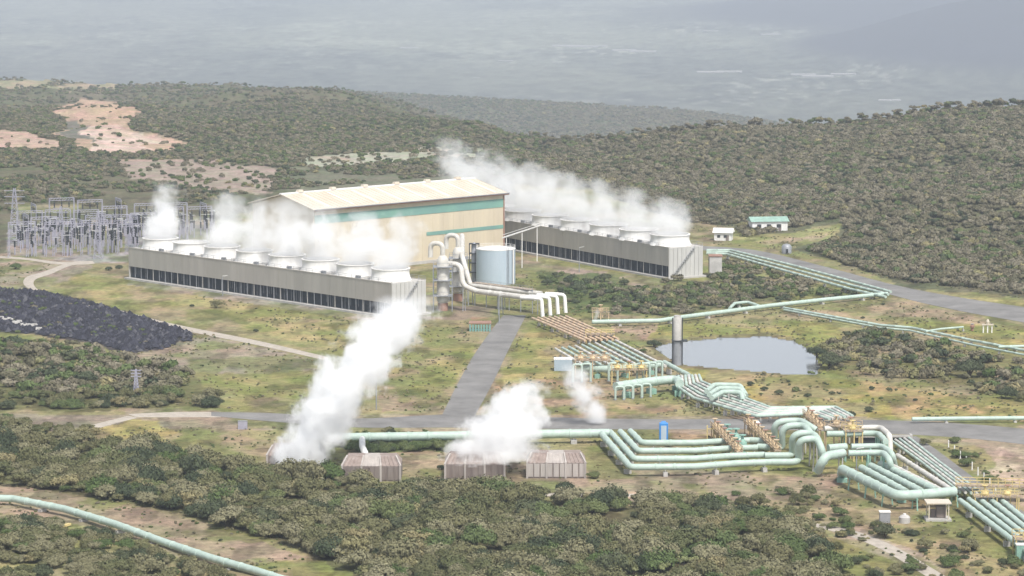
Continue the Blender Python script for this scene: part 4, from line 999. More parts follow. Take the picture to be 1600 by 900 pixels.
def pylon(px, py, h, lab, w=3.0):
    root = empty('lattice_mast', G(px, py), lab, 'mast', 'lattice masts')
    b = MB(); lv = 9
    for k in range(lv):
        z0, z1 = h * k / lv, h * (k + 1) / lv; s0, s1 = w / 2 * (1 - .85 * k / lv), w / 2 * (1 - .85 * (k + 1) / lv)
        for sx, sy in ((-1, -1), (1, -1), (1, 1), (-1, 1)):
            b.bar((sx * s0, sy * s0, z0), (sx * s1, sy * s1, z1), .14)
        b.bar((-s0, -s0, z0), (s1, -s1, z1), .13); b.bar((s0, -s0, z0), (-s1, -s1, z1), .13); b.bar((-s0, -s0, z0), (s0, -s0, z0), .13)
    b.build('lattice', 'lilac_steel', root)
    for z in (h * .72, h * .84, h * .95):
        b = MB(); b.bar((-w * .9, 0, z), (w * .9, 0, z), .2); b.build('cross_arm', 'lilac_steel', root)
pylon(24, 378, 19, 'tall lattice mast at the far left edge of the switchyard', 4)
pylon(96, 385, 14, 'lattice mast second from the left in the switchyard')
pylon(154, 404, 16, 'lattice mast in front of the middle of the switchyard')
pylon(206, 392, 13, 'lattice mast at the switchyard corner by the cooling tower', 2.4)
pylon(213, 618, 6.5, 'short white lattice pole in the left scrub below the rubble', 1.4)
# lamp posts by the access road and tower
def lamp(px, py, h, lab):
    root = empty('lamp_post', G(px, py), lab, 'lamp post', 'slim lamp posts')
    b = MB(); b.lathe((0, 0, 0), [(.16, 0), (.09, h)], 8); b.build('pole', 'steel', root)
    b = MB(); b.bar((0, 0, h), (1.5, 0, h + .2), .16, .12); b.build('lamp_head', 'white', root)
for px, py, h, lab in ((592, 478, 10, 'slim lamp post before the near end of the left cooling tower'), (780, 505, 8, 'slim lamp post at the top of the access road'),
                       (348, 462, 6, 'slim lamp post halfway along the left cooling tower'), (905, 425, 8, 'slim lamp post on the near side of the right cooling tower'),
                       (1338, 745, 6, 'slim lamp post under the bridging pipes'), (588, 640, 9, 'slim lamp post beside the tall steam plume')):
    lamp(px, py, h, lab)
# posts along the service strip
pp = None
for k in range(9):
    px, py = 1482 + k * 9.2, 700 + k * 8.6
    if pp is None:
        pp = bpy.data.objects.new('bollard', None); COL.objects.link(pp); tag(pp, 'thin white fence post in the line beside the service strip', 'post', 'fence posts beside the service strip')
        b = MB(); b.lathe((0, 0, 0), [(.12, 0), (.12, 1.7), (.02, 1.8)], 8); b.build('shaft', 'white', pp); b = MB(); b.box((0, 0, .1), (.4, .4, .2)); b.build('foot', 'concrete', pp); kpp = kids_of(pp); o = pp
    else: o = copy_fast(pp, kpp)
    o['label'] = ORD[k] + ' thin white fence post beside the service strip, counted from the road'
    o.location = G(px, py)
# valley greenhouses
gh = bpy.data.objects.new('greenhouse', None); COL.objects.link(gh)
tag(gh, 'long low white shed far out on the hazy valley floor', 'shed', 'white sheds on the valley floor')
b = MB(); b.box((0, 0, 3), (150, 40, 6)); b.build('wall', 'concrete', gh); b = MB()
b.add([(-75, -21, 6), (75, -21, 6), (75, 21, 6), (-75, 21, 6), (-75, 0, 12), (75, 0, 12)], [(0, 1, 5, 4), (2, 3, 4, 5), (0, 4, 3), (1, 2, 5)]); b.build('roof', 'concrete', gh)
kgh = kids_of(gh); first = True
for px, py, s in ((885, 73, 1.2), (910, 74, 1.3), (935, 73, .8), (975, 80, 1), (1005, 82, 1.1), (1110, 49, .7), (1205, 55, .9), (1110, 114, 1), (1140, 113, .9), (1255, 118, .9), (1278, 121, 1.1), (1318, 117, .9), (640, 76, .8), (745, 122, .25), (790, 97, .6), (1390, 158, .7)):
    o = gh if first else copy_fast(gh, kgh); first = False
    o.location = T(px, py); o.scale = (s * .6, s * .7, s * .5); o.rotation_euler = (0, 0, R(rnd.uniform(-12, 12)))

# ------------------------------------------------------------------ rubble
def rubble():
    poly = [(-60, 452), (60, 455), (160, 478), (296, 520), (292, 530), (245, 543), (195, 549), (140, 532), (-60, 508)]
    V, Fc = [], []
    n = 0
    base = np.array([(0, 0, 1), (1, 0, 0), (0, 1, 0), (-1, 0, 0), (0, -1, 0), (0, 0, -.5)], float)
    tri = np.array([(0, 1, 2), (0, 2, 3), (0, 3, 4), (0, 4, 1), (5, 2, 1), (5, 3, 2), (5, 4, 3), (5, 1, 4)])
    while n < 9000:
        px, py = NPR.uniform(-60, 300), NPR.uniform(452, 552)
        wob = (fbm(np.array([px / 9]), np.array([py / 6]), 5)[0] - .5)
        if not inpoly(np.array([px + wob * 40]), np.array([py + wob * 14]), poly)[0]: continue
        p = G(px, py); s = NPR.uniform(.25, .9) if NPR.rand() < .93 else NPR.uniform(.9, 1.4)
        v = (base * NPR.uniform(.7, 1.3, (6, 3))) * s; a = NPR.uniform(0, 6.28); c, q = math.cos(a), math.sin(a)
        v = np.stack([v[:, 0] * c - v[:, 1] * q, v[:, 0] * q + v[:, 1] * c, v[:, 2] * .8], 1) + np.array([p.x, p.y, s * .15 + 0.8 * max(0, fbm(np.array([p.x / 6]), np.array([p.y / 6]), 3)[0] - .45)])
        V.append(v); Fc.append(tri + n * 6); n += 1
    me = bpy.data.meshes.new('rubble'); me.from_pydata(np.concatenate(V).tolist(), [], np.concatenate(Fc).tolist()); me.materials.append(MATS['rock'])
    o = bpy.data.objects.new('rubble', me); COL.objects.link(o); tag(o, 'tongue of blue black volcanic rubble below the earth track', 'rubble', kind='stuff')
rubble()
# pale blocks put in for the white glints on the dark ground
b = MB()
for k in range(16):
    px = 2 + k * 4; py = 499 + k * 1.1 + rnd.uniform(-2, 3); p = G(px, py); b.box((p.x, p.y, .6), (rnd.uniform(.5, 1.3), rnd.uniform(1, 2.5), rnd.uniform(.5, 1.0)), rnd.uniform(0, 3), taper=.7)
tag(b.build('rubble', 'concrete'), 'streak of pale blocks standing for glints inside the dark rubble', 'rubble', kind='stuff')

# ------------------------------------------------------------------ vegetation
def leaf_cloud(rs, nleaf, lobes, ls, seed):
    """many small leaf-sprig faces filling a few overlapping lobes"""
    rg = np.random.RandomState(seed)
    V = np.empty((nleaf * 4, 3)); k = 0
    wts = np.array([l[3] ** 2 for l in lobes]); wts /= wts.sum()
    which = rg.choice(len(lobes), nleaf, p=wts)
    for i in range(nleaf):
        cx, cy_, cz, lr, sq = lobes[which[i]]
        d = rg.normal(size=3); d /= np.linalg.norm(d)
        if d[2] < -.35: d[2] *= -.6
        rr = lr * (rg.uniform(.55, 1.0) ** .6) * (1 + .12 * rg.normal())
        c = np.array([cx, cy_, cz]) + d * rr * np.array([1, 1, sq])
        c[2] = max(c[2], .05)
        nrm = d * np.array([1, 1, 1 / sq]) + rg.normal(size=3) * .36; nrm /= np.linalg.norm(nrm)
        a = np.cross(nrm, rg.normal(size=3)); a /= np.linalg.norm(a); b2 = np.cross(nrm, a)
        s = ls * rg.uniform(.55, 1.4)
        V[k:k + 4] = [c - a * s, c - b2 * s * .55, c + a * s + nrm * s * .2, c + b2 * s * .55]; k += 4
    Fq = np.arange(nleaf * 4).reshape(-1, 4)
    return V, Fq
def lobeset(seed, n, spread, r, sq, base):
    rg = np.random.RandomState(seed); L = [(0, 0, base, r, sq)]
    for k in range(n):
        a = rg.uniform(0, 6.28); q = spread * rg.uniform(.5, 1)
        L.append((q * math.cos(a), q * math.sin(a), base * rg.uniform(.55, 1.25), r * rg.uniform(.45, .8), sq * rg.uniform(.8, 1.1)))
    return L
def bush_mesh(name, seed, nleaf, ls, n=6, spread=.62, r=.55, sq=.72, base=.42, m='leaf_scrub'):
    V, Fq = leaf_cloud(1, nleaf, lobeset(seed, n, spread, r, sq, base), ls, seed + 100)
    me = bpy.data.meshes.new(name); me.from_pydata(V.tolist(), [], Fq.tolist()); me.materials.append(MATS[m]); return me
def trunk_mesh(seed, m='trunk', hh=.5):
    rg = random.Random(seed); b = MB()
    b.sweep([(0, 0, -.1), (.02, 0, hh * .5), (.0, .03, hh)], .05, 6, 0, [.06, .05, .035])
    for k in range(5):
        a = rg.uniform(0, 6.28); q = rg.uniform(.25, .5)
        b.sweep([(0, 0, hh * .3 * rg.random()), (q * .5 * math.cos(a), q * .5 * math.sin(a), hh * .6), (q * math.cos(a), q * math.sin(a), hh * 1.1)], .03, 5, 0, [.04, .028, .012])
    me = bpy.data.meshes.new('trunk'); me.from_pydata(b.v, [], b.f); me.materials.append(MATS[m]); return me
# unit-size meshes (radius about 1)
NEARV = [dict(seed=1, nleaf=1500, ls=.085), dict(seed=2, nleaf=1500, ls=.085, sq=.6, spread=.75), dict(seed=3, nleaf=1500, ls=.08, n=9, r=.45), dict(seed=4, nleaf=1400, ls=.085, sq=.9, base=.5),
         dict(seed=5, nleaf=1300, ls=.08, n=8, spread=.8, r=.42), dict(seed=6, nleaf=1500, ls=.085, m='leaf_green'), dict(seed=7, nleaf=1500, ls=.085, m='leaf_dark', sq=.85), dict(seed=8, nleaf=1000, ls=.075, m='leaf_dry', n=9, r=.4)]
for d in NEARV: d['nleaf'] = int(d['nleaf'] * 1.9); d['ls'] *= .70; d['n'] = d.get('n', 6) + 3
NEAR = [bush_mesh('foliage', **d) for d in NEARV]
FAR = [bush_mesh('foliage', seed=20 + k, nleaf=330, ls=.17, n=4 + k % 3, m=mm) for k, mm in enumerate(['leaf_hill', 'leaf_hill', 'leaf_hill', 'leaf_green', 'leaf_dark', 'leaf_dry'])]
TR_ME = [trunk_mesh(k) for k in range(4)]

# brush zones: polygon, spacing-density per m2, radius range, kind weights [scrub, green, dark, dry], squash
BR = [
    ([(-120, 690), (60, 688), (180, 700), (300, 718), (400, 742), (520, 752), (700, 768), (900, 790), (1080, 790), (1200, 810), (1270, 850), (1320, 905), (1340, 960), (640, 960), (560, 900), (440, 850), (300, 806), (120, 770), (-120, 745)], .12, (1.2, 4.2), (.70, .10, .14, .06)),
    ([(-120, 815), (60, 818), (160, 842), (280, 880), (400, 925), (440, 960), (-120, 960)], .10, (1.3, 3.1), (.74, .1, .1, .06)),
    ([(-120, 530), (40, 538), (200, 560), (310, 592), (345, 632), (180, 642), (-120, 640)], .10, (1.2, 3.0), (.55, .25, .14, .06)),
    ([(-120, 655), (120, 655), (190, 672), (100, 692), (-120, 692)], .10, (1.2, 2.6), (.7, .15, .05, .1)),
    ([(120, 690), (230, 690), (420, 738), (300, 726)], .05, (1.0, 2.0), (.5, .1, 0, .4)),
    ([(1285, 540), (1340, 518), (1440, 535), (1560, 560), (1720, 590), (1720, 650), (1600, 628), (1500, 606), (1400, 590), (1300, 585)], .075, (1.1, 2.9), (.45, .12, .15, .28)),
    ([(960, 455), (1060, 446), (1112, 440), (1118, 408), (1150, 408), (1240, 434), (1350, 460), (1200, 474), (1060, 490), (960, 494)], .10, (1.0, 2.2), (.4, .35, .15, .1)),
    ([(845, 430), (960, 438), (1020, 465), (985, 492), (900, 490)], .06, (1.0, 2.3), (.15, .5, .35, 0)),
    ([(530, 690), (720, 688), (712, 706), (540, 708)], .25, (1.0, 2.2), (0, .95, .05, 0)),
    ([(955, 690), (1000, 690), (1000, 700), (960, 700)], .12, (.8, 1.7), (0, .95, .05, 0)),
    ([(500, 655), (545, 655), (690, 668), (690, 680), (500, 680)], .03, (.8, 1.6), (.2, .6, .2, 0)),
    ([(1200, 800), (1500, 830), (1620, 880), (1620, 960), (1300, 960)], .04, (.7, 2.0), (.45, .25, .1, .2)),
    ([(-120, 516), (60, 518), (200, 556), (330, 590), (330, 600), (200, 575), (40, 545), (-120, 536)], .05, (.7, 1.5), (.1, .7, 0, .2)),
    ([(-60, 456), (60, 462), (140, 482), (250, 530), (200, 545), (140, 528), (-60, 505)], .03, (.6, 1.3), (.2, .6, .2, 0)),
    ([(1180, 560), (1290, 575), (1340, 592), (1500, 618), (1340, 640), (1160, 600)], .010, (.5, 1.2), (.2, .4, .2, .2)),
    ([(1080, 780), (1200, 760), (1320, 790), (1300, 850), (1200, 810)], .03, (.9, 2.0), (.4, .35, .05, .2)),
    ([(1440, 690), (1500, 690), (1540, 730), (1560, 770), (1520, 770), (1480, 730)], .03, (.8, 2.0), (.1, .8, .1, 0)),
]
def poly_world_bounds(poly):
    P = [G(*p) for p in poly]; return min(p.x for p in P), max(p.x for p in P), min(p.y for p in P), max(p.y for p in P)
KEEP = [POND, [(150, 668), (240, 650), (330, 660), (450, 672), (440, 728), (330, 706), (260, 698), (150, 686)], [(-200, 640), (230, 640), (560, 652), (700, 646), (1000, 652), (1350, 653), (1620, 669), (1620, 700), (1350, 680), (1000, 674), (560, 671), (230, 660), (-200, 656)], [(1085, 384), (1290, 415), (1400, 444), (1620, 481), (1620, 512), (1400, 466), (1290, 433), (1085, 400)], [(40, 430), (160, 405), (520, 556), (520, 568), (40, 455)], [(1402, 680), (1434, 680), (1700, 862), (1640, 862)], ([(-120, 772), (20, 772), (100, 787), (250, 832), (400, 878), (560, 925), (560, 955), (400, 905), (250, 860), (100, 812), (20, 800), (-120, 797)])]
pts = []   # x, y, r, kind
rg = np.random.RandomState(5)
for poly, dens, (r0, r1), wts in BR:
    x0, x1, y0, y1 = poly_world_bounds(poly); n = int((x1 - x0) * (y1 - y0) * dens)
    x = rg.uniform(x0, x1, n); y = rg.uniform(y0, y1, n); a, b = PX(x, y, 0 * x)
    nz = (fbm(x / 6, y / 8, 90) - .5) * 26 + rg.normal(size=n) * 4
    m = inpoly(a + nz, b + nz * .5, poly)
    for kp_ in KEEP: m &= ~inpoly(a, b, kp_)
    rr = rg.uniform(r0, r1, n) * (.75 + .5 * fbm(x / 12, y / 12, 92)); kd = rg.choice(4, n, p=np.array(wts) / sum(wts))
    # patchy gaps
    m &= (fbm(x / 11, y / 15, 93) > .33) | (dens > .14)
    pts += list(zip(x[m], y[m], rr[m], kd[m]))
print('near bushes', len(pts))
# hill and plateau scrub
def far_field():
    out = []
    n = 270000
    D = np.sqrt(rg.uniform(900 ** 2, 2300 ** 2, n)); D[:110000] = np.sqrt(rg.uniform(2250 ** 2, 5300 ** 2, 110000)); pxx = rg.uniform(-350, 1950, n); x = (pxx - 800) / F * D; y = D
    z = terrain(x, y); a, b = PX(x, y, z)
    Df = interp(a, FOOTD)
    bare = np.zeros(n, bool)
    for i in range(len(ZONES)):
        poly, rgb, e = ZONES[i]
        if i == 0 or rgb == (128, 128, 110): continue
        nz = (fbm(x / 12, y / 20, 95) - .5) * 12
        q1 = (fbm(x / 38, y / 60, 33) - 0.5) * 2 * sstep(1400, 1600, y); q2 = (fbm(x / 38 + 40, y / 60, 39) - 0.5) * 2 * sstep(1400, 1600, y)
        bare |= inpoly(a + nz + q1 * 40, b + nz * .3 + q2 * 14, poly)
    m = (y > Df - 15) & ~((a < 800) & (y < 1420))
    lf = (a < 800) & (y > 1120) & (y < 1420); m |= lf & (fbm(x / 30, y / 40, 97) > .42)
    # keep the plant clear
    m &= ~inpoly(a, b, [(195, 440), (240, 330), (400, 300), (760, 270), (800, 330), (1115, 360), (1150, 440), (700, 500)])
    m &= ~inpoly(a, b, [(-200, 410), (-200, 335), (240, 325), (240, 410)])
    m &= ~inpoly(a, b, [(1100, 350), (1150, 352), (1160, 372), (1320, 340), (1325, 370), (1260, 392), (1400, 440), (1700, 470), (1700, 520), (1400, 470), (1100, 402)])
    keepbare = rg.random(n) < np.where((b < 240) & (a < 340), .02, .10)
    m &= (~bare) | keepbare * (b < 320)
    dens = .62 + .5 * (fbm(x / 60, y / 60, 99))
    m &= rg.random(n) < dens
    r = rg.uniform(1.1, 2.7, n) * np.where(a < 640, .78, 1) * (1 + .45 * sstep(2000, 3600, y))
    g = fbm(x / 90, y / 90, 101); right = a > 850
    pr = np.stack([np.where(right, .78, .55), np.where(right, .08, .22) + (g > .55) * .12, np.where(right, .10, .20), np.full(n, .06)], 1); pr /= pr.sum(1, keepdims=True)
    u = rg.random(n)[:, None]; kd = (u > np.cumsum(pr, 1)).sum(1).clip(0, 3)
    return x[m], y[m], z[m], r[m], kd[m]
fx, fy, fz, fr_, fk = far_field()
print('far bushes', len(fx))

# individuals: the ones that show largest
P_ = np.array([(p[0], p[1], p[2], p[3]) for p in pts]); pz = terrain(P_[:, 0], P_[:, 1])
a, b = PX(P_[:, 0], P_[:, 1], pz); size = P_[:, 2] / P_[:, 1]
inview = (a > -20) & (a < 1620) & (b < 935)
order = np.argsort(-(size * inview)); NIND = 285
ind = set(order[:NIND].tolist())
names = [('scrub_bush', 'leafy'),]
BL = {0: [('rounded grey olive bush in the scrub band before the silencers', 'olive bushes of the scrub band'), ('rounded grey olive bush below the long near pipe', 'olive bushes below the near pipe'), ('grey olive bush in the middle left and right scrub patches', 'olive bushes of the scrub patches')],
      1: [('fresh green bush in the scrub band before the silencers', 'green bushes of the scrub band'), ('fresh green bush below the long near pipe', 'green bushes below the near pipe'), ('fresh green bush in the scrub patches round the plant', 'green bushes of the scrub patches')],
      2: [('dark green bush in the scrub band before the silencers', 'dark bushes of the scrub band'), ('dark green bush below the long near pipe', 'dark bushes below the near pipe'), ('dark green bush in the scrub patches round the plant', 'dark bushes of the scrub patches')],
      3: [('straw coloured bush in the scrub band before the silencers', 'dry bushes of the scrub band'), ('straw coloured bush below the long near pipe', 'dry bushes below the near pipe'), ('straw coloured bush in the scrub patches round the plant', 'dry bushes of the scrub patches')]}
def pick_near(kd): return {0: rnd.choice([0, 1, 2, 3, 4]), 1: 5, 2: 6, 3: 7}[kd]
for i in sorted(ind):
    x, y, r, kd = P_[i]; kd = int(kd); z = float(pz[i]); px, py = PX(x, y, z)
    zone = 1 if inpoly(np.array([px]), np.array([py]), BR[1][0])[0] and px < 420 and py > 812 else (0 if py > 686 and px < 1340 else 2)
    lab, grp = BL[kd][zone]
    colr = ['grey olive', 'fresh green', 'dark green', 'straw coloured'][kd]; sz = 'big' if r > 3.3 else ('small' if r < 2.3 else 'middling')
    if zone == 0:
        sec = [(130, 'beyond the left end of the long near pipe'), (260, 'above the second bend of the long near pipe'), (400, 'left of the steaming silencer'), (520, 'in front of the steam swallowed silencer'), (640, 'in front of the silencer with pale middle'),
               (800, 'in front of the silencer under the wide cloud'), (940, 'in front of the clear silencer'), (1090, 'below the pale drain end'), (1200, 'below the pink earth patch'), (1400, 'beside the rocky pale path')]
        s_ = next(t for q, t in sec if px < q); row = 'upper edge' if py < 775 + (px - 300) * .03 else ('lower edge' if py > 850 else 'middle')
        lab = f'{sz} {colr} bush {s_}, {row}'
    elif zone == 1: lab = f'{sz} {colr} bush below the long near pipe, ' + ('by the frame corner' if px < 140 else 'under its middle' if px < 280 else 'under its lower end')
    else: lab = f'{sz} {colr} bush in the scrub patch ' + ('below the dark rubble' if px < 420 and py < 650 else 'left of the pale path' if px < 420 else 'beside the service strip' if px > 1400 and py > 660 else 'right of the pond' if px > 1200 else 'behind the header pipe' if py > 640 else 'before the right cooling tower')
    grp = lab + ' set' if False else 'bushes: ' + lab
    root = bpy.data.objects.new('bush', None); COL.objects.link(root); root.location = (x, y, z - .1); tag(root, lab, 'bush', grp)
    root.rotation_euler = (0, 0, rnd.uniform(0, 6.28)); root.scale = (r, r * rnd.uniform(.85, 1.15), r * rnd.uniform(1.0, 1.5))
    f = bpy.data.objects.new('foliage', NEAR[pick_near(kd)]); COL.objects.link(f); f.parent = root
    t_ = bpy.data.objects.new('stem', TR_ME[i % 4]); COL.objects.link(t_); t_.parent = root
rest = [k for k in range(len(P_)) if k not in ind]

# distinct trees
def tree(px, py, r, lab, kind=2, grp=None, z=None, hh=.55):
    p = T(px, py); root = empty('tree', (p.x, p.y, p.z - .05), lab, 'tree', grp, rnd.uniform(0, 6)); root.scale = (r, r, r)
    f = bpy.data.objects.new('crown', NEAR[{0: 3, 1: 5, 2: 6, 3: 7}[kind]]); COL.objects.link(f); f.parent = root; f.location = (0, 0, .06 if grp or r < 2.5 else .2)
    t_ = bpy.data.objects.new('trunk', TR_ME[rnd.randrange(4)]); COL.objects.link(t_); t_.parent = root; t_.scale = (1.2, 1.2, 1.5)
for a_ in [(1296, 578, 4.2, 'dark tree overhanging the right end of the pond', 2), (1276, 560, 3.0, 'dark shrubby tree on the upper right pond bank', 2),
           (1022, 543, 2.3, 'dark round tree at the left end of the pond', 2), (1006, 552, 1.3, 'little green tree left of the pond by the pipe bed', 1),
           (855, 446, 2.1, 'dark round tree right of the blue tank', 2), (889, 443, 2.2, 'dark round tree second from the blue tank', 2),
           (944, 441, 2.6, 'dark broad tree before the right cooling tower', 2), (976, 446, 2.1, 'dark low tree nearest the middle of the right cooling tower', 2),
           (338, 481, 2.2, 'lone dark olive tree before the left cooling tower', 0), (24, 421, 2.4, 'lone round green tree left of the earth track', 1),
           (883, 773, 2.6, 'lone dark round tree in front of the clear silencer', 2), (1515, 590, 4.6, 'big dark tree in the right scrub beyond the site road', 2),
           (1440, 583, 2.6, 'green round tree left of the big dark one', 1), (1383, 842, 2.8, 'upright dark tree below the dark cabinet', 2),
           (1186, 796, 2.6, 'bare looking brown grey tree below the pink earth patch', 0), (926, 748, 1.8, 'bright green shrub tree beside the clear silencer', 1),
           (170, 423, 1.6, 'small dark tree by the switchyard corner, left of two', 2), (186, 421, 1.6, 'small dark tree by the switchyard corner, right of two', 2),
           (1495, 716, 2.2, 'green tree beside the fence posts, uppermost', 1), (1512, 730, 2.2, 'green tree beside the fence posts, lowest', 1),
           (1328, 654, 1.7, 'dark green shrub tree beyond the road, left of a pair', 2), (1357, 645, 1.5, 'dark green shrub tree beyond the road, right of a pair', 2),
           (1445, 698, 1.5, 'small brown tree on the near road verge at right', 0), (611, 680, 1.5, 'dark green small tree on the verge behind the header', 2)]:
    tree(*a_)
for k, (px, py, r) in enumerate([(1172, 604, 1.3), (1194, 612, 1.2), (1217, 618, 1.4), (1243, 612, 1.1), (1262, 622, 1.1), (1430, 628, .8), (1300, 618, 1.0), (1166, 628, 1.2), (1340, 540, .9), (1348, 498, .8), (1380, 478, .9), (470, 690, 1.0), (690, 735, 1.2), (400, 520, 1.0), (300, 480, 1.0), (1045, 700, 1.3)]):
    tree(px, py, r, 'small dark shrub dotted alone on the open grass', 2, 'lone shrubs on the open grass')

pale = bush_mesh('foliage', seed=44, nleaf=1100, ls=.07, n=9, r=.38, spread=.8, sq=1.0, m='leaf_pale')
for k in range(16):
    px = 905 + k * 18 + rnd.uniform(-6, 6) if k < 14 else 700 + (k - 14) * 40; p = T(px, 896 + rnd.uniform(-8, 8)); r = rnd.uniform(1.0, 1.8)
    root = bpy.data.objects.new('bush', None); COL.objects.link(root); root.location = (p.x, p.y, p.z + .8); root.scale = (r, r, r * 1.2); tag(root, 'pale yellow green shrub top cut by the bottom edge of the photo', 'bush', 'pale shrubs at the bottom edge'); root.rotation_euler = (0, 0, k)
    f = bpy.data.objects.new('foliage', pale); COL.objects.link(f); f.parent = root
    t_ = bpy.data.objects.new('stem', TR_ME[k % 4]); COL.objects.link(t_); t_.parent = root; t_.scale = (1, 1, 1.0); t_.location = (0, 0, -.4)
# points with geometry-node instancing for the uncountable scrub
def scatter(name, label, X, Y, Z, RR, KD, meshes, mapk):
    n = len(X); me = bpy.data.meshes.new(name + '_points'); me.vertices.add(n)
    me.vertices.foreach_set('co', np.stack([X, Y, Z], 1).ravel())
    def attr(nm, ty, arr):
        q = me.attributes.new(nm, ty, 'POINT'); q.data.foreach_set('value' if ty != 'FLOAT_VECTOR' else 'vector', arr.ravel())
    attr('variant', 'INT', np.array([mapk[k][rnd.randrange(len(mapk[k]))] for k in KD], np.int32))
    attr('spin', 'FLOAT_VECTOR', np.stack([rg.uniform(-.15, .15, n), rg.uniform(-.15, .15, n), rg.uniform(0, 6.28, n)], 1).astype(np.float32))
    attr('size', 'FLOAT_VECTOR', np.stack([RR * rg.uniform(.85, 1.2, n), RR * rg.uniform(.85, 1.2, n), RR * rg.uniform(.95, 1.45, n)], 1).astype(np.float32))
    o = bpy.data.objects.new(name, me); COL.objects.link(o); tag(o, label, 'scrub', kind='stuff')
    g = bpy.data.node_groups.new(name + '_nodes', 'GeometryNodeTree'); g.is_modifier = True
    g.interface.new_socket('Geometry', in_out='INPUT', socket_type='NodeSocketGeometry'); g.interface.new_socket('Geometry', in_out='OUTPUT', socket_type='NodeSocketGeometry')
    N = g.nodes; L = g.links; gi = N.new('NodeGroupInput'); go = N.new('NodeGroupOutput'); jn = N.new('GeometryNodeJoinGeometry')
    def na(nm, ty):
        q = N.new('GeometryNodeInputNamedAttribute'); q.data_type = ty; q.inputs['Name'].default_value = nm; return q
    va, sp, sz = na('variant', 'INT'), na('spin', 'FLOAT_VECTOR'), na('size', 'FLOAT_VECTOR')
    er = N.new('FunctionNodeEulerToRotation'); L.new(sp.outputs['Attribute'], er.inputs[0])
    for k, src in enumerate(meshes):
        cmp_ = N.new('FunctionNodeCompare'); cmp_.data_type = 'INT'; cmp_.operation = 'EQUAL'
        ia = [s for s in cmp_.inputs if s.type == 'INT']; L.new(va.outputs['Attribute'], ia[0]); ia[1].default_value = k
        oi = N.new('GeometryNodeObjectInfo'); oi.inputs['Object'].default_value = src; oi.inputs['As Instance'].default_value = True
        ip = N.new('GeometryNodeInstanceOnPoints')
        L.new(gi.outputs[0], ip.inputs['Points']); L.new(cmp_.outputs[0], ip.inputs['Selection']); L.new(oi.outputs['Geometry'], ip.inputs['Instance'])
        L.new(er.outputs[0], ip.inputs['Rotation']); L.new(sz.outputs['Attribute'], ip.inputs['Scale'])
        L.new(ip.outputs[0], jn.inputs[0])
    L.new(jn.outputs[0], go.inputs[0])
    md = o.modifiers.new('scatter', 'NODES'); md.node_group = g
    return o
# the instanced shapes are real bushes standing in the scene (unit meshes need an object to be picked from)
def source(me, p, s, kind, lab):
    root = bpy.data.objects.new('bush', me); COL.objects.link(root); root.location = p; root.scale = (s,) * 3; tag(root, lab, 'bush', 'sample bushes'); return root
srcs = []
SL = ['small olive bush at the foot of the hill by the white house, left one', 'small olive bush at the foot of the hill by the white house, middle one', 'small olive bush at the foot of the hill by the white house, right one',
      'small green bush behind the white house', 'small dark bush behind the white house', 'small straw bush behind the white house']
for k, me in enumerate(FAR):
    p = T(1180 + k * 16, 340); srcs.append(source(me, p, 2.0, k, SL[k]))
nsrc = []
NLb = ['broad olive shrub at the lower left frame edge', 'low olive shrub at the lower left frame edge', 'knobbly olive shrub at the lower left frame edge', 'tall olive shrub at the lower left frame edge', 'ragged olive shrub at the lower left frame edge', 'bright green shrub at the lower left frame edge', 'dark shrub at the lower left frame edge', 'dry shrub at the lower left frame edge']
for k, me in enumerate(NEAR):
    p = T(8 + k * 30, 880 - (k % 2) * 22); nsrc.append(source(me, p, 2.4, k, NLb[k]))
mapn = {0: [0, 1, 2, 3, 4], 1: [5], 2: [6], 3: [7]}
ri_ = np.array(rest)
near_m = P_[ri_, 1] < 760
q = ri_[near_m]; scatter('scrub', 'remaining small brush of the near thickets', P_[q, 0], P_[q, 1], pz[q] - .1, P_[q, 2], P_[q, 3].astype(int), nsrc, mapn)
mapf = {0: [0, 1, 2], 1: [3], 2: [4], 3: [5]}
q = ri_[~near_m]
X = np.concatenate([fx, P_[q, 0]]); Y = np.concatenate([fy, P_[q, 1]]); Z = np.concatenate([fz - .2, pz[q] - .1]); RR = np.concatenate([fr_, P_[q, 2]]); KD = np.concatenate([fk, P_[q, 3].astype(int)])
scatter('scrub', 'unbroken scrub covering the hill slopes and the plateau behind the plant', X, Y, Z, RR, KD, srcs, mapf)
# tufts across the open ground
n = 26000; D = np.sqrt(rg.uniform(520 ** 2, 1180 ** 2, n)); pxx = rg.uniform(-100, 1700, n); x = (pxx - 800) / F * D; a, b = PX(x, D, 0 * x)
m = (fbm(x / 8, D / 10, 110) > .46)
for blk in ([(-100, 636), (520, 640), (700, 646), (1400, 652), (1700, 668), (1700, 725), (1400, 686), (700, 674), (400, 666), (-100, 662)], [(780, 490), (826, 490), (748, 655), (684, 655)], POND, [(1050, 380), (1180, 386), (1400, 440), (1700, 480), (1700, 540), (1400, 470), (1100, 410)],
            [(195, 446), (200, 380), (420, 320), (780, 290), (1115, 375), (1112, 446), (800, 420), (800, 500), (610, 506)], [(40, 430), (160, 405), (520, 556), (520, 568), (40, 455)], [(1400, 680), (1440, 680), (1700, 862), (1600, 862)], [(-60, 335), (240, 330), (240, 415), (-60, 412)],
            [(-60, 452), (60, 452), (160, 475), (300, 518), (298, 532), (245, 546), (195, 552), (140, 535), (-60, 512)]):
    m &= ~inpoly(a, b, blk)
x, y = x[m], D[m]; kd = rg.choice(4, len(x), p=[.3, .22, .03, .45])
scatter('low_scrub', 'knee high tufts and herbs scattered over the open grass', x, y, terrain(x, y) - .05, rg.uniform(.2, .52, len(x)), kd, srcs, mapf)

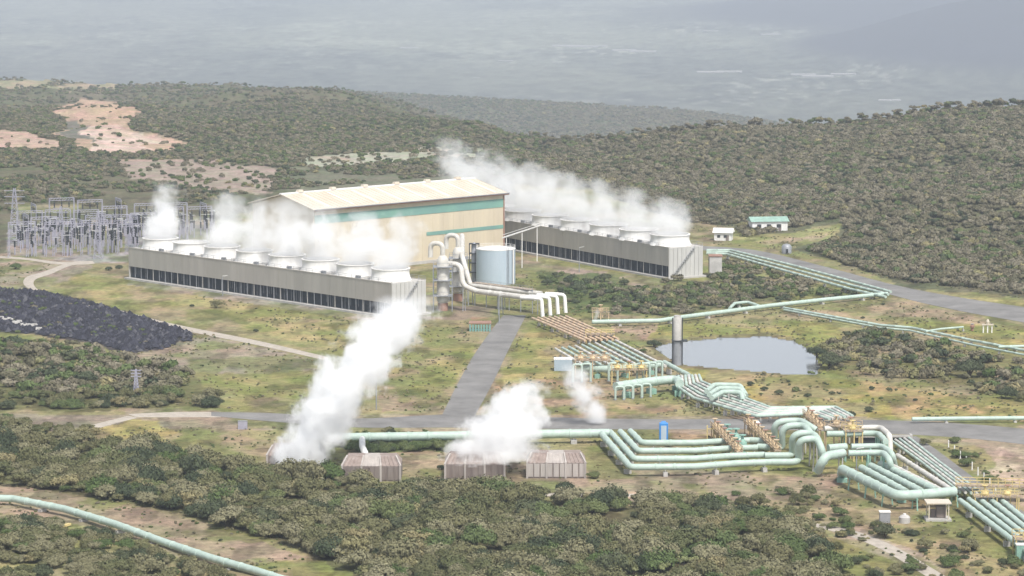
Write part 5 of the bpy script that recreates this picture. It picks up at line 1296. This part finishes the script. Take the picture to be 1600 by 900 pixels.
# ------------------------------------------------------------------ steam
def steam(name, loc, h, r0, r1, lean, dens, lab, grp=None, soft=.35, pw=1.0, ns=.22, fade=.55, amp0=.12, thin=.3):
    """closed drift of vapour: density from a leaning cone warped by noise (object space)"""
    b = MB(); rmax = max(r0, r1) * 1.35; n = 14; lv = 8; vs = []
    for i in range(lv + 1):
        t_ = i / lv; rr = (r0 + (r1 - r0) * t_ ** .8) * 1.32 + .3
        if i == lv: rr *= .8
        cx, cy_ = lean[0] * t_ ** pw, lean[1] * t_ ** pw
        vs += [(cx + rr * math.cos(2 * math.pi * k / n), cy_ + rr * math.sin(2 * math.pi * k / n), h * t_) for k in range(n)]
    fs = [(i * n + k, i * n + (k + 1) % n, (i + 1) * n + (k + 1) % n, (i + 1) * n + k) for i in range(lv) for k in range(n)] + [tuple(range(n - 1, -1, -1)), tuple(lv * n + k for k in range(n))]
    b.add(vs, fs); me = bpy.data.meshes.new(name); me.from_pydata(b.v, [], b.f)
    m = bpy.data.materials.new(name); m.use_nodes = True; t = m.node_tree; N = t.nodes; L = t.links; N.clear()
    out = N.new('ShaderNodeOutputMaterial'); pv = N.new('ShaderNodeVolumeScatter'); pv.inputs['Color'].default_value = (1, 1, 1, 1); pv.inputs['Anisotropy'].default_value = 0.0
    L.new(pv.outputs[0], out.inputs['Volume'])
    tc = N.new('ShaderNodeTexCoord'); 
    def M(op, *ins):
        q = N.new('ShaderNodeMath'); q.operation = op
        for i, v in enumerate(ins):
            if isinstance(v, (int, float)): q.inputs[i].default_value = v
            else: L.new(v, q.inputs[i])
        return q.outputs[0]
    off = N.new('ShaderNodeVectorMath'); off.operation = 'ADD'; L.new(tc.outputs['Object'], off.inputs[0]); off.inputs[1].default_value = (loc[0] * 1.0, loc[1] * 1.0, 0)
    nz = N.new('ShaderNodeTexNoise'); nz.inputs['Scale'].default_value = ns; nz.inputs['Detail'].default_value = 4; nz.inputs['Roughness'].default_value = .62; L.new(off.outputs[0], nz.inputs[0])
    sx = N.new('ShaderNodeSeparateXYZ'); L.new(tc.outputs['Object'], sx.inputs[0])
    tt = M('DIVIDE', sx.outputs[2], h); tc0 = M('MAXIMUM', tt, 0.0); tp = M('POWER', tc0, pw)
    dx = M('SUBTRACT', sx.outputs[0], M('MULTIPLY', tp, lean[0])); dy = M('SUBTRACT', sx.outputs[1], M('MULTIPLY', tp, lean[1]))
    rr = M('SQRT', M('ADD', M('MULTIPLY', dx, dx), M('MULTIPLY', dy, dy)))
    rad = M('ADD', M('MULTIPLY', M('POWER', tc0, .8), r1 - r0), r0)
    q = M('DIVIDE', rr, rad)                                     # 0 axis, 1 edge
    nn = M('MULTIPLY', M('MULTIPLY', M('SUBTRACT', nz.outputs[0], .5), 2.6), M('MINIMUM', M('ADD', M('MULTIPLY', tc0, 3.0), amp0), 1.0))
    v = M('SUBTRACT', M('ADD', M('SUBTRACT', 1.0, q), nn), 0.05)
    v = M('SUBTRACT', v, M('MULTIPLY', M('POWER', tc0, 2.2), fade))    # thins out with height
    mr = N.new('ShaderNodeMapRange'); mr.interpolation_type = 'SMOOTHSTEP'; mr.inputs['From Min'].default_value = 0; mr.inputs['From Max'].default_value = soft; L.new(v, mr.inputs['Value'])
    edge = N.new('ShaderNodeMapRange'); edge.inputs['From Min'].default_value = 1.3; edge.inputs['From Max'].default_value = 1.1; L.new(q, edge.inputs['Value'])
    top = N.new('ShaderNodeMapRange'); top.inputs['From Min'].default_value = 1.0; top.inputs['From Max'].default_value = .86; L.new(tt, top.inputs['Value'])
    d = M('MULTIPLY', M('MULTIPLY', mr.outputs[0], edge.outputs[0]), top.outputs[0])
    d = M('MULTIPLY', M('MULTIPLY', d, dens), M('SUBTRACT', 1.0, M('MULTIPLY', tc0, thin))); L.new(d, pv.inputs['Density'])
    m.cycles.volume_step_rate = STEP
    me.materials.append(m); o = bpy.data.objects.new(name, me); COL.objects.link(o); o.location = loc
    return tag(o, lab, 'steam', grp)
STEP = 0.3
ROOT_L, RZ_L, SG_L, CELL_L = TL; ROOT_R, RZ_R, SG_R, CELL_R = TR
def fanpos(N0, u, v, cell, k, W=13.0): return N0 + u * cell * (k + .5) + v * (W / 2) + Vector((0, 0, hhT + 2.9))
ordn = ['nearest', 'second', 'third', 'fourth', 'fifth', 'sixth', 'seventh', 'farthest']
hl = [17, 17, 18, 18, 18, 18, 10, 19]; dl = [.28, .28, .3, .3, .28, .34, .04, .42]
for k in range(8):
    p = fanpos(NL, uL, vL, CELL_L, k); r = CELL_L * .37 * .85
    steam('steam', p, hl[k], r * 1.2, r * (2.4 if k < 4 else 1.7), ((4.5, 3.0, 1.0, .5, -.5, 3, -1, 1.5)[k], 4), dl[k], f'{ordn[k]} steam puff along the left cooling tower, counted from its near end', 'steam over the left cooling tower', soft=.5, ns=.14, fade=.7, thin=.75)
for k in range(8):
    p = fanpos(NR, uR, vR, CELL_R, k); r = CELL_R * .37 * .85
    steam('steam', p, 13 + 1.6 * k, r * 1.2, r * 2.0, ((-1, -3, -4, -5, -6, -7, -8, -9)[k], 5), .20, f'{ordn[k]} steam puff along the right cooling tower, counted from its near end', 'steam over the right cooling tower', soft=.55, ns=.13, fade=.6, thin=.75)
p = G(466, 741); p.z = 2.0
STEP = 0.08
steam('steam', p, 35, 5.6, 11.0, (24, 7), .50, 'tall dense white steam plume leaning right over the cooling tower end', soft=.42, pw=1.15, ns=.21, fade=.35, amp0=.8)
p = G(766, 741); p.z = 3.6
steam('steam', p, 16.5, 11.5, 6.0, (8.0, 2), .38, 'wide white steam cloud pouring over the silencer roofs', soft=.42, pw=1.0, ns=.22, fade=.35, amp0=.9)
STEP = 0.25
p = G(932, 664); p.z = 0.5
steam('steam', p, 14, 2.8, 7.0, (-6, 2), .5, 'thin steam wisp rising from the road verge by the header end', soft=.8, pw=1.2, ns=.25, fade=.6)
p = G(930, 505); p.z = 1.0
steam('steam', p, 3.4, .6, 1.4, (1, 0), .5, 'tiny steam leak beside the rust coloured rack', soft=.6, ns=.6)

# ------------------------------------------------------------------ haze
b = MB(); b.box((0, 11000, -165), (17000, 27400, 640)); me = bpy.data.meshes.new('haze'); me.from_pydata(b.v, [], b.f)
m = bpy.data.materials.new('haze'); m.use_nodes = True; N = m.node_tree.nodes; N.clear(); out = N.new('ShaderNodeOutputMaterial'); pv = N.new('ShaderNodeVolumePrincipled')
pv.inputs['Color'].default_value = (0.60, 0.65, 0.73, 1); pv.inputs['Density'].default_value = 1.25e-4; pv.inputs['Anisotropy'].default_value = 0.1
m.node_tree.links.new(pv.outputs[0], out.inputs['Volume']); me.materials.append(m)
o = bpy.data.objects.new('haze', me); COL.objects.link(o); tag(o, 'pale blue grey haze in the air', kind='stuff')

# ------------------------------------------------------------------ tell look-alikes apart by their order in the row
WORDS = 'first second third fourth fifth sixth seventh eighth ninth tenth eleventh twelfth thirteenth fourteenth fifteenth sixteenth seventeenth eighteenth nineteenth twentieth'.split()
def ordinal(n):
    if n < 20: return WORDS[n]
    return ['twenty', 'thirty', 'forty', 'fifty', 'sixty', 'seventy', 'eighty', 'ninety', 'hundred'][min(8, (n + 1) // 10 - 2)] + ('-' + WORDS[(n + 1) % 10 - 1] if (n + 1) % 10 else 'th')
same = {}
for o in S.objects:
    if o.parent is None and o.get('category') in ('bush', 'post', 'tree', 'shed', 'gantry'):
        same.setdefault(o['label'].replace('in front of', 'before'), []).append(o)
for lab, L_ in same.items():
    if len(L_) < 2:
        L_[0]['label'] = lab; continue
    L_.sort(key=lambda o: PX(o.location.x, o.location.y, o.location.z)[0])
    for n_, o in enumerate(L_):
        t_ = lab + ', ' + ordinal(n_) + ' from left'
        if len(t_.replace('-', ' ').split()) > 16: t_ = t_.replace(' the ', ' ').replace('middling ', 'mid ')
        o['label'] = t_
